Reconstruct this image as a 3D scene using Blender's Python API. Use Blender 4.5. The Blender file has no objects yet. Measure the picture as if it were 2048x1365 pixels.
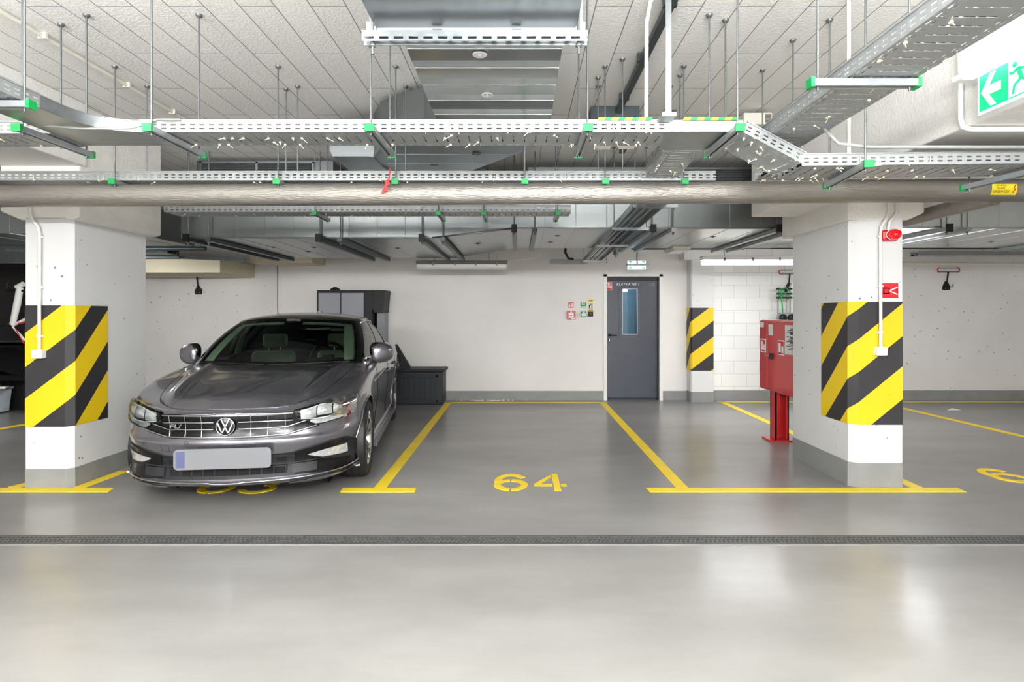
import bpy, bmesh, math, random
from mathutils import Vector, Matrix
from mathutils.bvhtree import BVHTree
random.seed(7)
S = bpy.context.scene
COL = S.collection
PI = math.pi
# ---------------------------------------------------------------- camera
cam = bpy.data.objects.new('camera', bpy.data.cameras.new('camera'))
COL.objects.link(cam)
cam.location = (0, 0, 1.42)
cam.rotation_euler = (PI/2, 0, 0)
cam.data.sensor_width = 36
cam.data.lens = 1180/2048*36
cam.data.shift_x = -14/2048
cam.data.shift_y = -52.5/2048
cam.data.clip_start = 0.05
S.camera = cam
S.view_settings.view_transform = 'Standard'
S.view_settings.look = 'None'
S.view_settings.gamma = 1
S.view_settings.use_curve_mapping = False
S.view_settings.exposure = 0.3
# ---------------------------------------------------------------- world (closed garage: only a trace of light)
w = bpy.data.worlds.new('world'); S.world = w; w.use_nodes = True
w.node_tree.nodes['Background'].inputs[0].default_value = (.9, .95, 1, 1)
w.node_tree.nodes['Background'].inputs[1].default_value = 0.25
# ---------------------------------------------------------------- lamps of the garage (tube luminaires along the driving aisle) and added fill lights
def area(name, loc, rot, sx, sy, e, col=(1, .985, .96), spread=PI):
    l = bpy.data.lights.new(name, 'AREA'); l.shape = 'RECTANGLE'; l.size = sx; l.size_y = sy
    l.energy = e; l.color = col; l.spread = spread
    o = bpy.data.objects.new(name, l); o.location = loc; o.rotation_euler = rot; COL.objects.link(o)
    return o
LC = (.97, .985, 1)
LAMPS = [(-3.4, -1.2), (0.3, -1.2), (3.6, -1.2), (-3.4, -4.8), (.3, -4.8), (3.6, -4.8)]
for (lx, ly) in LAMPS:      # each tube throws light down, forward, back and up
    k = 1.0 if ly > -3 else .8
    f = 1.1 if abs(lx) < 1 else (.36 if lx < 0 else .2)
    area('tube_and_fill', (lx, ly, 2.26), (0, 0, 0), 1.3, .14, 30*k, LC)
    area('tube_and_fill_side', (lx, ly+.08, 2.30), (math.radians(108), 0, 0), 1.3, .14, 130*k*f, LC)
    area('tube_and_fill_side', (lx, ly-.08, 2.30), (math.radians(-80), 0, 0), 1.3, .14, 60*k, LC)
    area('tube_and_fill_up', (lx, ly, 2.36), (PI, 0, 0), 1.3, .3, 220*k, LC)
for lx in (-2.6, 1.5):  # added row above the camera, fill that brightens the ceiling
    area('tube_and_fill_up', (lx, .75, 2.30), (PI, 0, 0), 1.3, .3, 165 if lx < 0 else 95, LC)
    area('tube_and_fill', (lx, .75, 2.24), (0, 0, 0), 1.3, .14, 14, LC)
for (lx, e) in ((-2.0, 58), (.3, 62), (1.5, 24)):  # added point fills for beams and column sides, no fixture there
    pl = bpy.data.lights.new('fill_point', 'POINT'); pl.energy = e; pl.shadow_soft_size = .22; pl.color = LC
    po = bpy.data.objects.new('fill_point', pl); po.location = (lx, .1, 2.1); COL.objects.link(po)
# lit tubes near the back wall: right of the white column, behind the right column; the left one is an added unseen fill
for (lx, ly, e) in [(3.25, 8.0, 21), (4.75, 7.4, 13), (-5.35, 7.3, 17)]:
    rz = 0 if lx == 3.25 else PI/2
    area('tube_and_fill', (lx, ly, 2.06), (0, 0, rz), 1.4, .1, e*(1.2 if rz == 0 else .8), LC)
    if rz == 0: area('tube_and_fill_side', (lx, ly+.09, 2.12), (math.radians(80), 0, 0), 1.4, .1, e*.15, LC)
    else:
        area('tube_and_fill_side', (lx, ly+.7, 2.1), (math.radians(80), 0, 0), .2, .1, e*.12, LC)
        area('tube_and_fill_side', (lx-.08, ly, 2.1), (0, math.radians(-80), 0), .1, 1.3, e*.5, LC)
        area('tube_and_fill_side', (lx+.08, ly, 2.1), (0, math.radians(80), 0), .1, 1.3, e*.6, LC)
    area('tube_and_fill_up', (lx, ly, 2.20), (PI, 0, rz), 1.4, .1, e*.25, LC)
area('stair_lamp', (1.9, 10.8, 2.9), (0, 0, 0), .5, .5, 7, (.55, .78, 1))
# ---------------------------------------------------------------- materials
MATS = {}
def lin(c):
    return tuple(((x/255)/12.92 if x/255 <= .04045 else ((x/255+.055)/1.055)**2.4) for x in c)
def mat(name, rgb, rough=.6, metal=0, coat=0, emit=0, var=0, vscale=4, bump=0, bscale=60, spec=.5, rvar=0, speck=0, trans=0, ior=1.45, stretch=None):
    """rgb 0-255 sRGB. var: tonal variation, bump: fine relief, speck: small dark pits"""
    m = bpy.data.materials.new(name); m.use_nodes = True
    n = m.node_tree; b = n.nodes['Principled BSDF']; L = n.links
    c = lin(rgb)
    b.inputs['Base Color'].default_value = (*c, 1)
    b.inputs['Roughness'].default_value = rough
    b.inputs['Metallic'].default_value = metal
    b.inputs['Coat Weight'].default_value = coat
    b.inputs['Coat Roughness'].default_value = .06
    b.inputs['Specular IOR Level'].default_value = spec
    b.inputs['Transmission Weight'].default_value = trans
    b.inputs['IOR'].default_value = ior
    if emit:
        b.inputs['Emission Color'].default_value = (*c, 1); b.inputs['Emission Strength'].default_value = emit
    if var or bump or rvar or speck:
        tc = n.nodes.new('ShaderNodeTexCoord'); src = tc.outputs['Object']
        if stretch:
            mp = n.nodes.new('ShaderNodeMapping'); mp.inputs['Scale'].default_value = stretch
            L.new(src, mp.inputs[0]); src = mp.outputs[0]
        no = n.nodes.new('ShaderNodeTexNoise'); no.inputs['Scale'].default_value = vscale
        no.inputs['Detail'].default_value = 6; L.new(src, no.inputs[0])
        last = None
        if var:
            r = n.nodes.new('ShaderNodeValToRGB')
            r.color_ramp.elements[0].position = .3; r.color_ramp.elements[1].position = .72
            r.color_ramp.elements[0].color = (*[x*(1-var) for x in c], 1)
            r.color_ramp.elements[1].color = (*[min(1, x*(1+var)) for x in c], 1)
            L.new(no.outputs[0], r.inputs[0]); last = r.outputs[0]
        if speck:
            v = n.nodes.new('ShaderNodeTexVoronoi'); v.inputs['Scale'].default_value = 9
            L.new(src, v.inputs[0])
            n2 = n.nodes.new('ShaderNodeTexNoise'); n2.inputs['Scale'].default_value = 2.2; L.new(src, n2.inputs[0])
            ma = n.nodes.new('ShaderNodeMath'); ma.operation = 'MULTIPLY'; ma.inputs[1].default_value = speck
            L.new(n2.outputs[0], ma.inputs[0])
            lt = n.nodes.new('ShaderNodeMath'); lt.operation = 'LESS_THAN'
            L.new(v.outputs['Distance'], lt.inputs[0]); L.new(ma.outputs[0], lt.inputs[1])
            mx = n.nodes.new('ShaderNodeMixRGB'); mx.inputs[2].default_value = (*[x*.3 for x in c], 1)
            if last: L.new(last, mx.inputs[1])
            else: mx.inputs[1].default_value = (*c, 1)
            L.new(lt.outputs[0], mx.inputs[0]); last = mx.outputs[0]
        if last: L.new(last, b.inputs['Base Color'])
        if rvar:
            mr = n.nodes.new('ShaderNodeMapRange'); mr.inputs[3].default_value = max(0, rough-rvar); mr.inputs[4].default_value = rough+rvar
            L.new(no.outputs[0], mr.inputs[0]); L.new(mr.outputs[0], b.inputs['Roughness'])
        if bump:
            nb = n.nodes.new('ShaderNodeTexNoise'); nb.inputs['Scale'].default_value = bscale; nb.inputs['Detail'].default_value = 4
            L.new(src, nb.inputs[0])
            bp = n.nodes.new('ShaderNodeBump'); bp.inputs['Strength'].default_value = bump; bp.inputs['Distance'].default_value = .01
            L.new(nb.outputs[0], bp.inputs['Height']); L.new(bp.outputs[0], b.inputs['Normal'])
    MATS[name] = m
    return m
def M(n): return MATS[n]
mat('wall_paint', (232, 229, 225), .75, var=.05, vscale=1.2, bump=.12, bscale=40)
mat('column_paint', (216, 216, 215), .7, var=.035, vscale=2, speck=.13, bump=.05, bscale=30)
mat('capital_paint', (243, 240, 233), .85, var=.05, vscale=5, bump=.6, bscale=35)
mat('beam_paint', (234, 232, 227), .85, var=.04, vscale=3, bump=.45, bscale=55)
mat('plinth_paint', (134, 135, 134), .5, var=.1, vscale=5, bump=.1, bscale=30)
mat('yellow_paint', (246, 214, 42), .5, var=.05, vscale=8)
mat('white', (240, 240, 238), .5)
mat('off_white', (228, 224, 212), .55)
mat('green_cap', (0, 150, 72), .4)
mat('galv', (162, 167, 169), .34, metal=.85, var=.10, vscale=18, rvar=.08)
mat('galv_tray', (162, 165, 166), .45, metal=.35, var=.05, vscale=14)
mat('duct_metal', (143, 148, 150), .30, metal=.93, var=.06, vscale=2.2, rvar=.05)
mat('duct_bright', (198, 203, 205), .22, metal=.93, var=.06, vscale=4, rvar=.04)
mat('channel', (165, 170, 172), .4, metal=.5, var=.08, vscale=20)
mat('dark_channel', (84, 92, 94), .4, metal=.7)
mat('foil', (158, 154, 147), .4, metal=.8, var=.06, vscale=14, rvar=.1, bump=.6, bscale=42, stretch=(.6, 3, 3))
mat('steel', (118, 121, 121), .4, metal=.6)
mat('chrome', (205, 206, 210), .12, metal=1)
mat('black', (9, 9, 10), .5)
mat('gloss_black', (6, 6, 7), .22, coat=.15, spec=.35)
mat('dark_plastic', (22, 23, 25), .55)
mat('grid_plastic', (30, 31, 34), .5)
mat('rubber', (26, 26, 27), .75, bump=.1, bscale=80)
mat('door_paint', (68, 72, 82), .36, var=.05, vscale=6, rvar=.05)
mat('red_paint', (196, 24, 30), .3, coat=.3, var=.03, vscale=5)
mat('red_sign', (205, 30, 40), .45)
mat('green_sign', (20, 150, 95), .45)
mat('yellow_sign', (250, 222, 40), .45)
mat('paper', (236, 234, 228), .6)
mat('ink', (40, 40, 42), .6)
mat('beige_board', (212, 202, 176), .7, var=.04)
mat('grey_plastic', (150, 151, 156), .5)
mat('deckbox', (24, 27, 33), .5, var=.08, vscale=8)
mat('shadow_gap', (10, 10, 10), .9)
mat('pvc_black', (20, 20, 20), .35)
mat('cable_grey', (150, 152, 150), .5)
mat('tie', (236, 230, 205), .5)
mat('lamp_glow', (255, 252, 246), .5, emit=4)
mat('exit_glow', (225, 240, 255), .5, emit=1.3)
mat('exit_green', (10, 200, 120), .5, emit=.55)
mat('exit_white', (235, 245, 243), .5, emit=.45)
mat('drain', (88, 89, 88), .5, metal=.3, var=.15, vscale=12)
mat('red_dome', (225, 10, 22), .12, coat=.5)
mat('glass_diffuser', (225, 225, 220), .25)
mat('clear_plastic', (190, 198, 205), .2, spec=.5)
mat('tarp', (14, 15, 16), .8, bump=.6, bscale=8)
mat('white_paint_gloss', (232, 230, 224), .3)
mat('strap_green', (10, 170, 70), .5)
mat('red_ribbon', (220, 40, 36), .5)
# ---------------------------------------------------------------- mesh building
def basis(d):
    d = Vector(d).normalized()
    a = Vector((0, 0, 1)) if abs(d.z) < .9 else Vector((1, 0, 0))
    u = d.cross(a).normalized(); return u, d.cross(u).normalized()
class MB:
    def __init__(s): s.v = []; s.f = []; s.m = []; s.sm = []
    def add(s, vs, fs, mi=0, smooth=False):
        o = len(s.v); s.v += [tuple(x) for x in vs]
        for f in fs: s.f.append(tuple(i+o for i in f)); s.m.append(mi); s.sm.append(smooth)
        return s
    def box(s, x0, x1, y0, y1, z0, z1, mi=0, bv=0):
        if bv:
            return s.bbox(x0, x1, y0, y1, z0, z1, bv, mi)
        v = [(x, y, z) for x in (x0, x1) for y in (y0, y1) for z in (z0, z1)]
        return s.add(v, [(0, 1, 3, 2), (4, 6, 7, 5), (0, 4, 5, 1), (2, 3, 7, 6), (0, 2, 6, 4), (1, 5, 7, 3)], mi)
    def bbox(s, x0, x1, y0, y1, z0, z1, b, mi=0):
        bm = bmesh.new(); bmesh.ops.create_cube(bm, size=1)
        for v in bm.verts: v.co = Vector(((x0+x1)/2+v.co.x*(x1-x0), (y0+y1)/2+v.co.y*(y1-y0), (z0+z1)/2+v.co.z*(z1-z0)))
        bmesh.ops.bevel(bm, geom=bm.edges[:], offset=b, segments=2, affect='EDGES', profile=.5)
        bm.verts.index_update()
        s.add([v.co[:] for v in bm.verts], [[v.index for v in f.verts] for f in bm.faces], mi); bm.free(); return s
    def obox(s, c, ax, ay, az, hx, hy, hz, mi=0):
        c = Vector(c); ax, ay, az = Vector(ax).normalized(), Vector(ay).normalized(), Vector(az).normalized()
        v = [c+ax*a*hx+ay*b*hy+az*d*hz for a in (-1, 1) for b in (-1, 1) for d in (-1, 1)]
        return s.add(v, [(0, 1, 3, 2), (4, 6, 7, 5), (0, 4, 5, 1), (2, 3, 7, 6), (0, 2, 6, 4), (1, 5, 7, 3)], mi)
    def bar(s, a, b, w, h, mi=0, up=(0, 0, 1)):
        a, b = Vector(a), Vector(b); d = (b-a); L = d.length; d.normalize(); up = Vector(up)
        sd = d.cross(up)
        if sd.length < 1e-4: sd = d.cross(Vector((1, 0, 0)))
        sd.normalize(); u = sd.cross(d)
        return s.obox((a+b)/2, d, sd, u, L/2, w/2, h/2, mi)
    def tube(s, pts, r, n=10, mi=0, cap=True, closed=False):
        pts = [Vector(p) for p in pts]; N = len(pts); rs = r if isinstance(r, (list, tuple)) else [r]*N
        vs = []; pu = None
        for i, p in enumerate(pts):
            if closed: d = pts[(i+1) % N]-pts[i-1]
            else: d = pts[min(i+1, N-1)]-pts[max(i-1, 0)]
            d.normalize()
            if pu is None: u, w_ = basis(d)
            else:
                u = (pu-d*pu.dot(d)).normalized(); w_ = d.cross(u)
            pu = u
            vs += [p+(u*math.cos(2*PI*k/n)+w_*math.sin(2*PI*k/n))*rs[i] for k in range(n)]
        fs = []
        for i in range(N if closed else N-1):
            a = i*n; b = ((i+1) % N)*n
            fs += [(a+k, a+(k+1) % n, b+(k+1) % n, b+k) for k in range(n)]
        s.add(vs, fs, mi, True)
        if cap and not closed:
            s.add(vs[:n], [tuple(range(n))[::-1]], mi); s.add(vs[-n:], [tuple(range(n))], mi)
        return s
    def cyl(s, a, b, r, n=16, mi=0): return s.tube([a, b], r, n, mi)
    def lathe(s, prof, c, ax, n=24, mi=0):
        """prof: (radius, distance along axis)"""
        c = Vector(c); ax = Vector(ax).normalized(); u, w_ = basis(ax); vs = []
        for (r, h) in prof: vs += [c+ax*h+(u*math.cos(2*PI*k/n)+w_*math.sin(2*PI*k/n))*r for k in range(n)]
        fs = [(i*n+k, i*n+(k+1) % n, (i+1)*n+(k+1) % n, (i+1)*n+k) for i in range(len(prof)-1) for k in range(n)]
        return s.add(vs, fs, mi, True)
    def prism(s, poly, z0, z1, mi=0, mp=lambda x, y, z: (x, y, z)):
        n = len(poly)
        v = [mp(x, y, z0) for x, y in poly]+[mp(x, y, z1) for x, y in poly]
        return s.add(v, [tuple(range(n))[::-1], tuple(range(n, 2*n))]+[(i, (i+1) % n, n+(i+1) % n, n+i) for i in range(n)], mi)
    def grid(s, rows, mi=0, smooth=True):
        n = len(rows[0]); vs = [p for r in rows for p in r]
        return s.add(vs, [(i*n+j, i*n+j+1, (i+1)*n+j+1, (i+1)*n+j) for i in range(len(rows)-1) for j in range(n-1)], mi, smooth)
    def build(s, name, mats, parent=None, loc=None, solid=0):
        me = bpy.data.meshes.new(name)
        me.from_pydata(s.v, [], s.f)
        if not isinstance(mats, (list, tuple)): mats = [mats]
        for m in mats: me.materials.append(M(m) if isinstance(m, str) else m)
        me.polygons.foreach_set('material_index', s.m); me.polygons.foreach_set('use_smooth', s.sm)
        me.update()
        if loc is not None:
            me.transform(Matrix.Translation(-Vector(loc)))
        o = bpy.data.objects.new(name, me); COL.objects.link(o)
        if parent is not None:
            o.parent = parent
            o.location = Vector(loc)-parent.location if loc is not None else -parent.location
            if parent.get('_origin_local'): o.location = (0, 0, 0)
        elif loc is not None: o.location = loc
        if solid:
            q = o.modifiers.new('solid', 'SOLIDIFY'); q.thickness = solid; q.offset = 0
        return o
def smooth_fix(o, ang=35):
    bm = bmesh.new(); bm.from_mesh(o.data); bmesh.ops.recalc_face_normals(bm, faces=bm.faces[:]); bm.to_mesh(o.data); bm.free(); return o
def tag(o, label, cat, group=None, kind=None):
    o['label'] = label; o['category'] = cat
    if group: o['group'] = group
    if kind: o['kind'] = kind
    return o
def struct(o): o['kind'] = 'structure'; return o
def thing(name, label, cat, loc=(0, 0, 0), group=None):
    o = bpy.data.objects.new(name, None); COL.objects.link(o); o.location = loc; o.empty_display_size = .05
    return tag(o, label, cat, group)
def W(px, py, Y):
    "point of the place at distance Y that shows at a pixel of the photograph"
    return Vector(((px-1038)/1180*Y, Y, 1.42-(py-630)/1180*Y))
def text_mesh(name, txt, size, mats, fn, parent=None, extr=0.0, align='CENTER', sx=1):
    """flat lettering; fn maps (x,y) in the lettering's plane to a point of the place"""
    cu = bpy.data.curves.new(name, 'FONT'); cu.body = txt; cu.size = size; cu.align_x = align; cu.align_y = 'CENTER'
    o = bpy.data.objects.new(name, cu); COL.objects.link(o)
    dg = bpy.context.evaluated_depsgraph_get(); me = bpy.data.meshes.new_from_object(o.evaluated_get(dg))
    bpy.data.objects.remove(o)
    b = MB(); b.add([fn(v.co.x*sx, v.co.y) for v in me.vertices], [tuple(p.vertices) for p in me.polygons])
    return b.build(name, mats, parent)
mat('lamp_grey', (120, 120, 116), .5)
mat('concrete_wall', (226, 223, 219), .75, var=.05, vscale=1.5, speck=.16, bump=.1, bscale=30)
mat('edge_grey', (138, 137, 134), .6)
# ---------------------------------------------------------------- the setting
def block_mat(name, rgb, bw, bh, mort, vec, rough=.85, bump=.3, bscale=45, mdark=.35, off=.5, var=.03):
    m = mat(name, rgb, rough); n = m.node_tree; L = n.links; b = n.nodes['Principled BSDF']
    tc = n.nodes.new('ShaderNodeTexCoord'); sp = n.nodes.new('ShaderNodeSeparateXYZ'); L.new(tc.outputs['Object'], sp.inputs[0])
    cb = n.nodes.new('ShaderNodeCombineXYZ')
    for k in range(2):
        ad = n.nodes.new('ShaderNodeMath'); ad.inputs[1].default_value = vec[k][1]
        L.new(sp.outputs[vec[k][0]], ad.inputs[0]); L.new(ad.outputs[0], cb.inputs[k])
    br = n.nodes.new('ShaderNodeTexBrick'); br.offset = off; br.inputs['Scale'].default_value = 1
    br.inputs['Brick Width'].default_value = bw; br.inputs['Row Height'].default_value = bh
    br.inputs['Mortar Size'].default_value = mort; br.inputs['Mortar Smooth'].default_value = .3
    c = lin(rgb)
    br.inputs['Color1'].default_value = (*[x*(1-var) for x in c], 1); br.inputs['Color2'].default_value = (*[min(1, x*(1+var)) for x in c], 1)
    br.inputs['Mortar'].default_value = (*[x*mdark for x in c], 1)
    L.new(cb.outputs[0], br.inputs['Vector']); L.new(br.outputs['Color'], b.inputs['Base Color'])
    nb = n.nodes.new('ShaderNodeTexNoise'); nb.inputs['Scale'].default_value = bscale; nb.inputs['Detail'].default_value = 5
    L.new(tc.outputs['Object'], nb.inputs[0])
    mu = n.nodes.new('ShaderNodeMath'); mu.operation = 'SUBTRACT'; L.new(nb.outputs[0], mu.inputs[0]); L.new(br.outputs['Fac'], mu.inputs[1])
    bp = n.nodes.new('ShaderNodeBump'); bp.inputs['Strength'].default_value = bump; bp.inputs['Distance'].default_value = .01
    L.new(mu.outputs[0], bp.inputs['Height']); L.new(bp.outputs[0], b.inputs['Normal'])
    return m
CEIL = 3.156
block_mat('ceiling_boards', (240, 238, 233), 1.2, .2, .0035, ((1, -3.32+12), (0, 2.57+12)), bump=.5, bscale=60, mdark=.3)
block_mat('white_blocks', (236, 235, 232), .42, .21, .003, ((0, 0), (2, -.02)), bump=.12, mdark=.62, rough=.6)
# floor: grey epoxy, worn and slightly glossy
fm = mat('epoxy_floor', (170, 167, 162), .34, coat=.25)
n = fm.node_tree; L = n.links; b = n.nodes['Principled BSDF']
tc = n.nodes.new('ShaderNodeTexCoord')
n1 = n.nodes.new('ShaderNodeTexNoise'); n1.inputs['Scale'].default_value = .9; n1.inputs['Detail'].default_value = 9; n1.inputs['Roughness'].default_value = .62
mp = n.nodes.new('ShaderNodeMapping'); mp.inputs['Scale'].default_value = (.7, 1.6, 1); L.new(tc.outputs['Object'], mp.inputs[0]); L.new(mp.outputs[0], n1.inputs[0])
r = n.nodes.new('ShaderNodeValToRGB'); r.color_ramp.elements[0].position = .32; r.color_ramp.elements[1].position = .7
r.color_ramp.elements[0].color = (*lin((124, 122, 119)), 1); r.color_ramp.elements[1].color = (*lin((147, 145, 142)), 1)
L.new(n1.outputs[0], r.inputs[0])
n3 = n.nodes.new('ShaderNodeTexNoise'); n3.inputs['Scale'].default_value = 3.1; n3.inputs['Detail'].default_value = 10; n3.inputs['Roughness'].default_value = .8
mp3 = n.nodes.new('ShaderNodeMapping'); mp3.inputs['Scale'].default_value = (.8, 3.2, 1); L.new(tc.outputs['Object'], mp3.inputs[0]); L.new(mp3.outputs[0], n3.inputs[0])
r3 = n.nodes.new('ShaderNodeValToRGB'); r3.color_ramp.elements[0].position = .66; r3.color_ramp.elements[1].position = .74
r3.color_ramp.elements[0].color = (0, 0, 0, 1); r3.color_ramp.elements[1].color = (.35, .35, .35, 1)
L.new(n3.outputs[0], r3.inputs[0])
mx = n.nodes.new('ShaderNodeMixRGB'); mx.inputs[2].default_value = (*lin((120, 118, 116)), 1)
L.new(r3.outputs[0], mx.inputs[0]); L.new(r.outputs[0], mx.inputs[1]); L.new(mx.outputs[0], b.inputs['Base Color'])
n2 = n.nodes.new('ShaderNodeTexNoise'); n2.inputs['Scale'].default_value = 140; L.new(tc.outputs['Object'], n2.inputs[0])
bp = n.nodes.new('ShaderNodeBump'); bp.inputs['Strength'].default_value = .10; bp.inputs['Distance'].default_value = .004
L.new(n2.outputs[0], bp.inputs['Height']); L.new(bp.outputs[0], b.inputs['Normal']); L.new(bp.outputs[0], b.inputs['Coat Normal'])

XL, XR, YB, YF, WY = -10.5, 9.5, -7.5, 0, 9.8
struct(MB().box(XL, XR, YB, 12.2, -.2, 0).build('floor', 'epoxy_floor'))
struct(MB().box(XL, XR, YB, 12.2, CEIL, CEIL+.2).build('ceiling', 'ceiling_boards'))
struct(MB().box(XL-.2, XL, YB, 12.2, -.2, CEIL+.2).build('wall_left', 'wall_paint'))
struct(MB().box(XR, XR+.2, YB, 12.2, -.2, CEIL+.2).build('wall_right', 'wall_paint'))
struct(MB().box(XL, XR, YB-.2, YB, -.2, CEIL+.2).build('wall_front', 'wall_paint'))
# back wall with the door opening
D0, D1, DZ = 1.425, 2.365, 2.055
struct(MB().box(XL, -4.02, WY, WY+.24, 0, CEIL).build('wall_back', 'concrete_wall'))
b = MB().box(-4.0, D0, WY, WY+.24, 0, CEIL).box(D1, 3.0, WY, WY+.24, 0, CEIL).box(D0, D1, WY, WY+.24, DZ, CEIL)
struct(b.build('wall_back', 'wall_paint'))
struct(MB().box(3.0, 5.6, WY-.002, WY+.24, 0, CEIL).build('wall_back', 'white_blocks'))
struct(MB().box(5.6, XR, WY-.002, WY+.24, 0, CEIL).build('wall_back', 'concrete_wall'))
for k, xj in enumerate((-6.1, -4.0, -.2)): pass
# stair hall behind the door
b = MB().box(.2, 3.6, 11.9, 12.1, 0, CEIL)
struct(b.build('wall_stair', 'white_blocks'))
struct(MB().box(0, .2, WY+.24, 12.1, 0, CEIL).box(3.6, 3.8, WY+.24, 12.1, 0, CEIL).build('wall_stair_sides', 'wall_paint'))
struct(MB().box(1.95, 2.25, 11.2, 11.5, 0, CEIL).build('trim_stair_post', 'wall_paint'))
# plinth strips
def plinth(name, x0, x1, y0, y1, h=.155): return struct(MB().box(x0, x1, y0, y1, 0, h).build(name, 'plinth_paint'))
plinth('baseboard_back', XL, D0-.02, WY-.012, WY)
plinth('baseboard_door', D1+.02, 2.79, WY-.012, WY)
plinth('baseboard_blocks', 3.16, XR, WY-.02, WY-.002, .165)
# beams and columns
def beam(name, x0, x1, y0, y1, z0, m='beam_paint'):
    return struct(MB().box(x0, x1, y0, y1, z0, CEIL, bv=.012).build(name, m))
beam('beam_left', -4.35, -3.56, -3, 4.86, 2.64)
beam('beam_right', 2.27, 3.9, -3, 5.77, 2.375)
def capital(name, x0, x1, y0, y1, z0, z1):
    b = MB(); b.prism([(x0, z1), (x0, z0+.07), (x0+.16, z0), (x1-.05, z0), (x1, z0+.02), (x1, z1)], y0, y1, 0, lambda x, z, y: (x, y, z))
    o = b.build(name, 'capital_paint'); q = o.modifiers.new('bevel', 'BEVEL'); q.width = .012; q.segments = 2
    return struct(o)
capital('capital_left', -4.25, -3.6, 4.83, 5.94, 2.2, CEIL)
b = MB(); b.prism([(2.7, 2.42), (2.7, 2.2), (3.2, 2.2), (3.33, 2.26), (3.33, 2.42)], 4.84, 6.06, 0, lambda x, z, y: (x, y, z))
o = b.build('capital_right', 'capital_paint'); q = o.modifiers.new('bevel', 'BEVEL'); q.width = .012; q.segments = 2; struct(o)
beam('beam_right_end', 2.7, 3.33, 5.46, 6.06, 2.4, 'capital_paint')
def stripe_mat(name, f0, per, k0=.52):
    m = mat(name, (246, 214, 42), .5); n = m.node_tree; L = n.links; bs = n.nodes['Principled BSDF']
    uv = n.nodes.new('ShaderNodeUVMap'); sp = n.nodes.new('ShaderNodeSeparateXYZ'); L.new(uv.outputs[0], sp.inputs[0])
    a = n.nodes.new('ShaderNodeMath'); a.operation = 'SUBTRACT'; L.new(sp.outputs[1], a.inputs[0]); L.new(sp.outputs[0], a.inputs[1])
    c = n.nodes.new('ShaderNodeMath'); c.operation = 'MULTIPLY_ADD'; c.inputs[1].default_value = 1/per; c.inputs[2].default_value = -f0/per+20; L.new(a.outputs[0], c.inputs[0])
    fr = n.nodes.new('ShaderNodeMath'); fr.operation = 'FRACT'; L.new(c.outputs[0], fr.inputs[0])
    lt = n.nodes.new('ShaderNodeMath'); lt.operation = 'LESS_THAN'; lt.inputs[1].default_value = k0; L.new(fr.outputs[0], lt.inputs[0])
    no = n.nodes.new('ShaderNodeTexNoise'); no.inputs['Scale'].default_value = 70; no.inputs['Detail'].default_value = 3
    tc = n.nodes.new('ShaderNodeTexCoord'); L.new(tc.outputs['Object'], no.inputs[0])
    gt = n.nodes.new('ShaderNodeMath'); gt.operation = 'GREATER_THAN'; gt.inputs[1].default_value = .735; L.new(no.outputs[0], gt.inputs[0])
    mx = n.nodes.new('ShaderNodeMixRGB'); mx.inputs[1].default_value = (*lin((44, 43, 46)), 1); mx.inputs[2].default_value = (*lin((226, 192, 22)), 1)
    L.new(lt.outputs[0], mx.inputs[0])
    m2 = n.nodes.new('ShaderNodeMixRGB'); m2.inputs[2].default_value = (*lin((40, 38, 30)), 1)
    L.new(gt.outputs[0], m2.inputs[0]); L.new(mx.outputs[0], m2.inputs[1]); L.new(m2.outputs[0], bs.inputs['Base Color'])
    return m
def band(name, pts, us, z0, z1, m, parent=None):
    me = bpy.data.meshes.new(name); vs = []; fs = []
    for (x, y) in pts: vs += [(x, y, z0), (x, y, z1)]
    for i in range(len(pts)-1): fs.append((2*i, 2*i+2, 2*i+3, 2*i+1))
    me.from_pydata(vs, [], fs); uv = me.uv_layers.new(name='UVMap')
    for p in me.polygons:
        for li in p.loop_indices:
            vi = me.loops[li].vertex_index; uv.data[li].uv = (us[vi//2], vs[vi][2])
    me.materials.append(m); o = bpy.data.objects.new(name, me); COL.objects.link(o); o.parent = parent
    q = o.modifiers.new('s', 'SOLIDIFY'); q.thickness = .004; q.offset = 0
    return o
def column(name, x0, x1, y0, y1, z1, ch, plh):
    
    cL, cR = ch if isinstance(ch, tuple) else (ch, ch)
    poly = [(x0+cL, y0), (x1-cR, y0), (x1, y0+cR), (x1, y1), (x0, y1), (x0, y0+cL)]
    o = struct(MB().prism(poly, 0, z1).build(name, 'column_paint'))
    e = .004; p2 = [(x0+cL-e*.4, y0-e), (x1-cR+e*.4, y0-e), (x1+e, y0+cR-e*.4), (x1+e, y1+e), (x0-e, y1+e), (x0-e, y0+cL-e*.4)]
    pl = MB().prism(p2, 0, plh).build('plinth', 'plinth_paint', o); pl['kind'] = 'structure'
    return o
cl = column('column_left', -4.04, -3.67, 4.83, 5.80, 2.215, (.002, .045), .157)
f = 1; ca = .045; e = .003
st1 = stripe_mat('stripe_left', .99, .537, .52)
u = [0, .757*.325, .757*.325+.06, 0]; u[3] = u[2]+1.12*.38
band('warning_band', [(-4.04, 4.83-e), (-3.67-ca, 4.83-e), (-3.67+e, 4.83+ca), (-3.67+e, 5.26)], u, .503, 1.497, st1, cl)
cr = column('column_right', 2.735, 3.152, 4.85, 5.885, 2.215, (.055, .002), .20)
st2 = stripe_mat('stripe_right', .949, .518, .52)
band('warning_band', [(2.735-e, 5.33), (2.735-e, 4.85+.055), (2.735+.055, 4.85-e), (3.152, 4.85-e)], [-.06-.425*1.06, -.06, 0, .82*.362], .515, 1.527, st2, cr)
cp = column('column_back', 2.787, 3.152, 9.56, 9.8, 2.31, (.02, .002), .17)
st3 = stripe_mat('stripe_back', .789+.276-.0, .52, .5)
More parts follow.
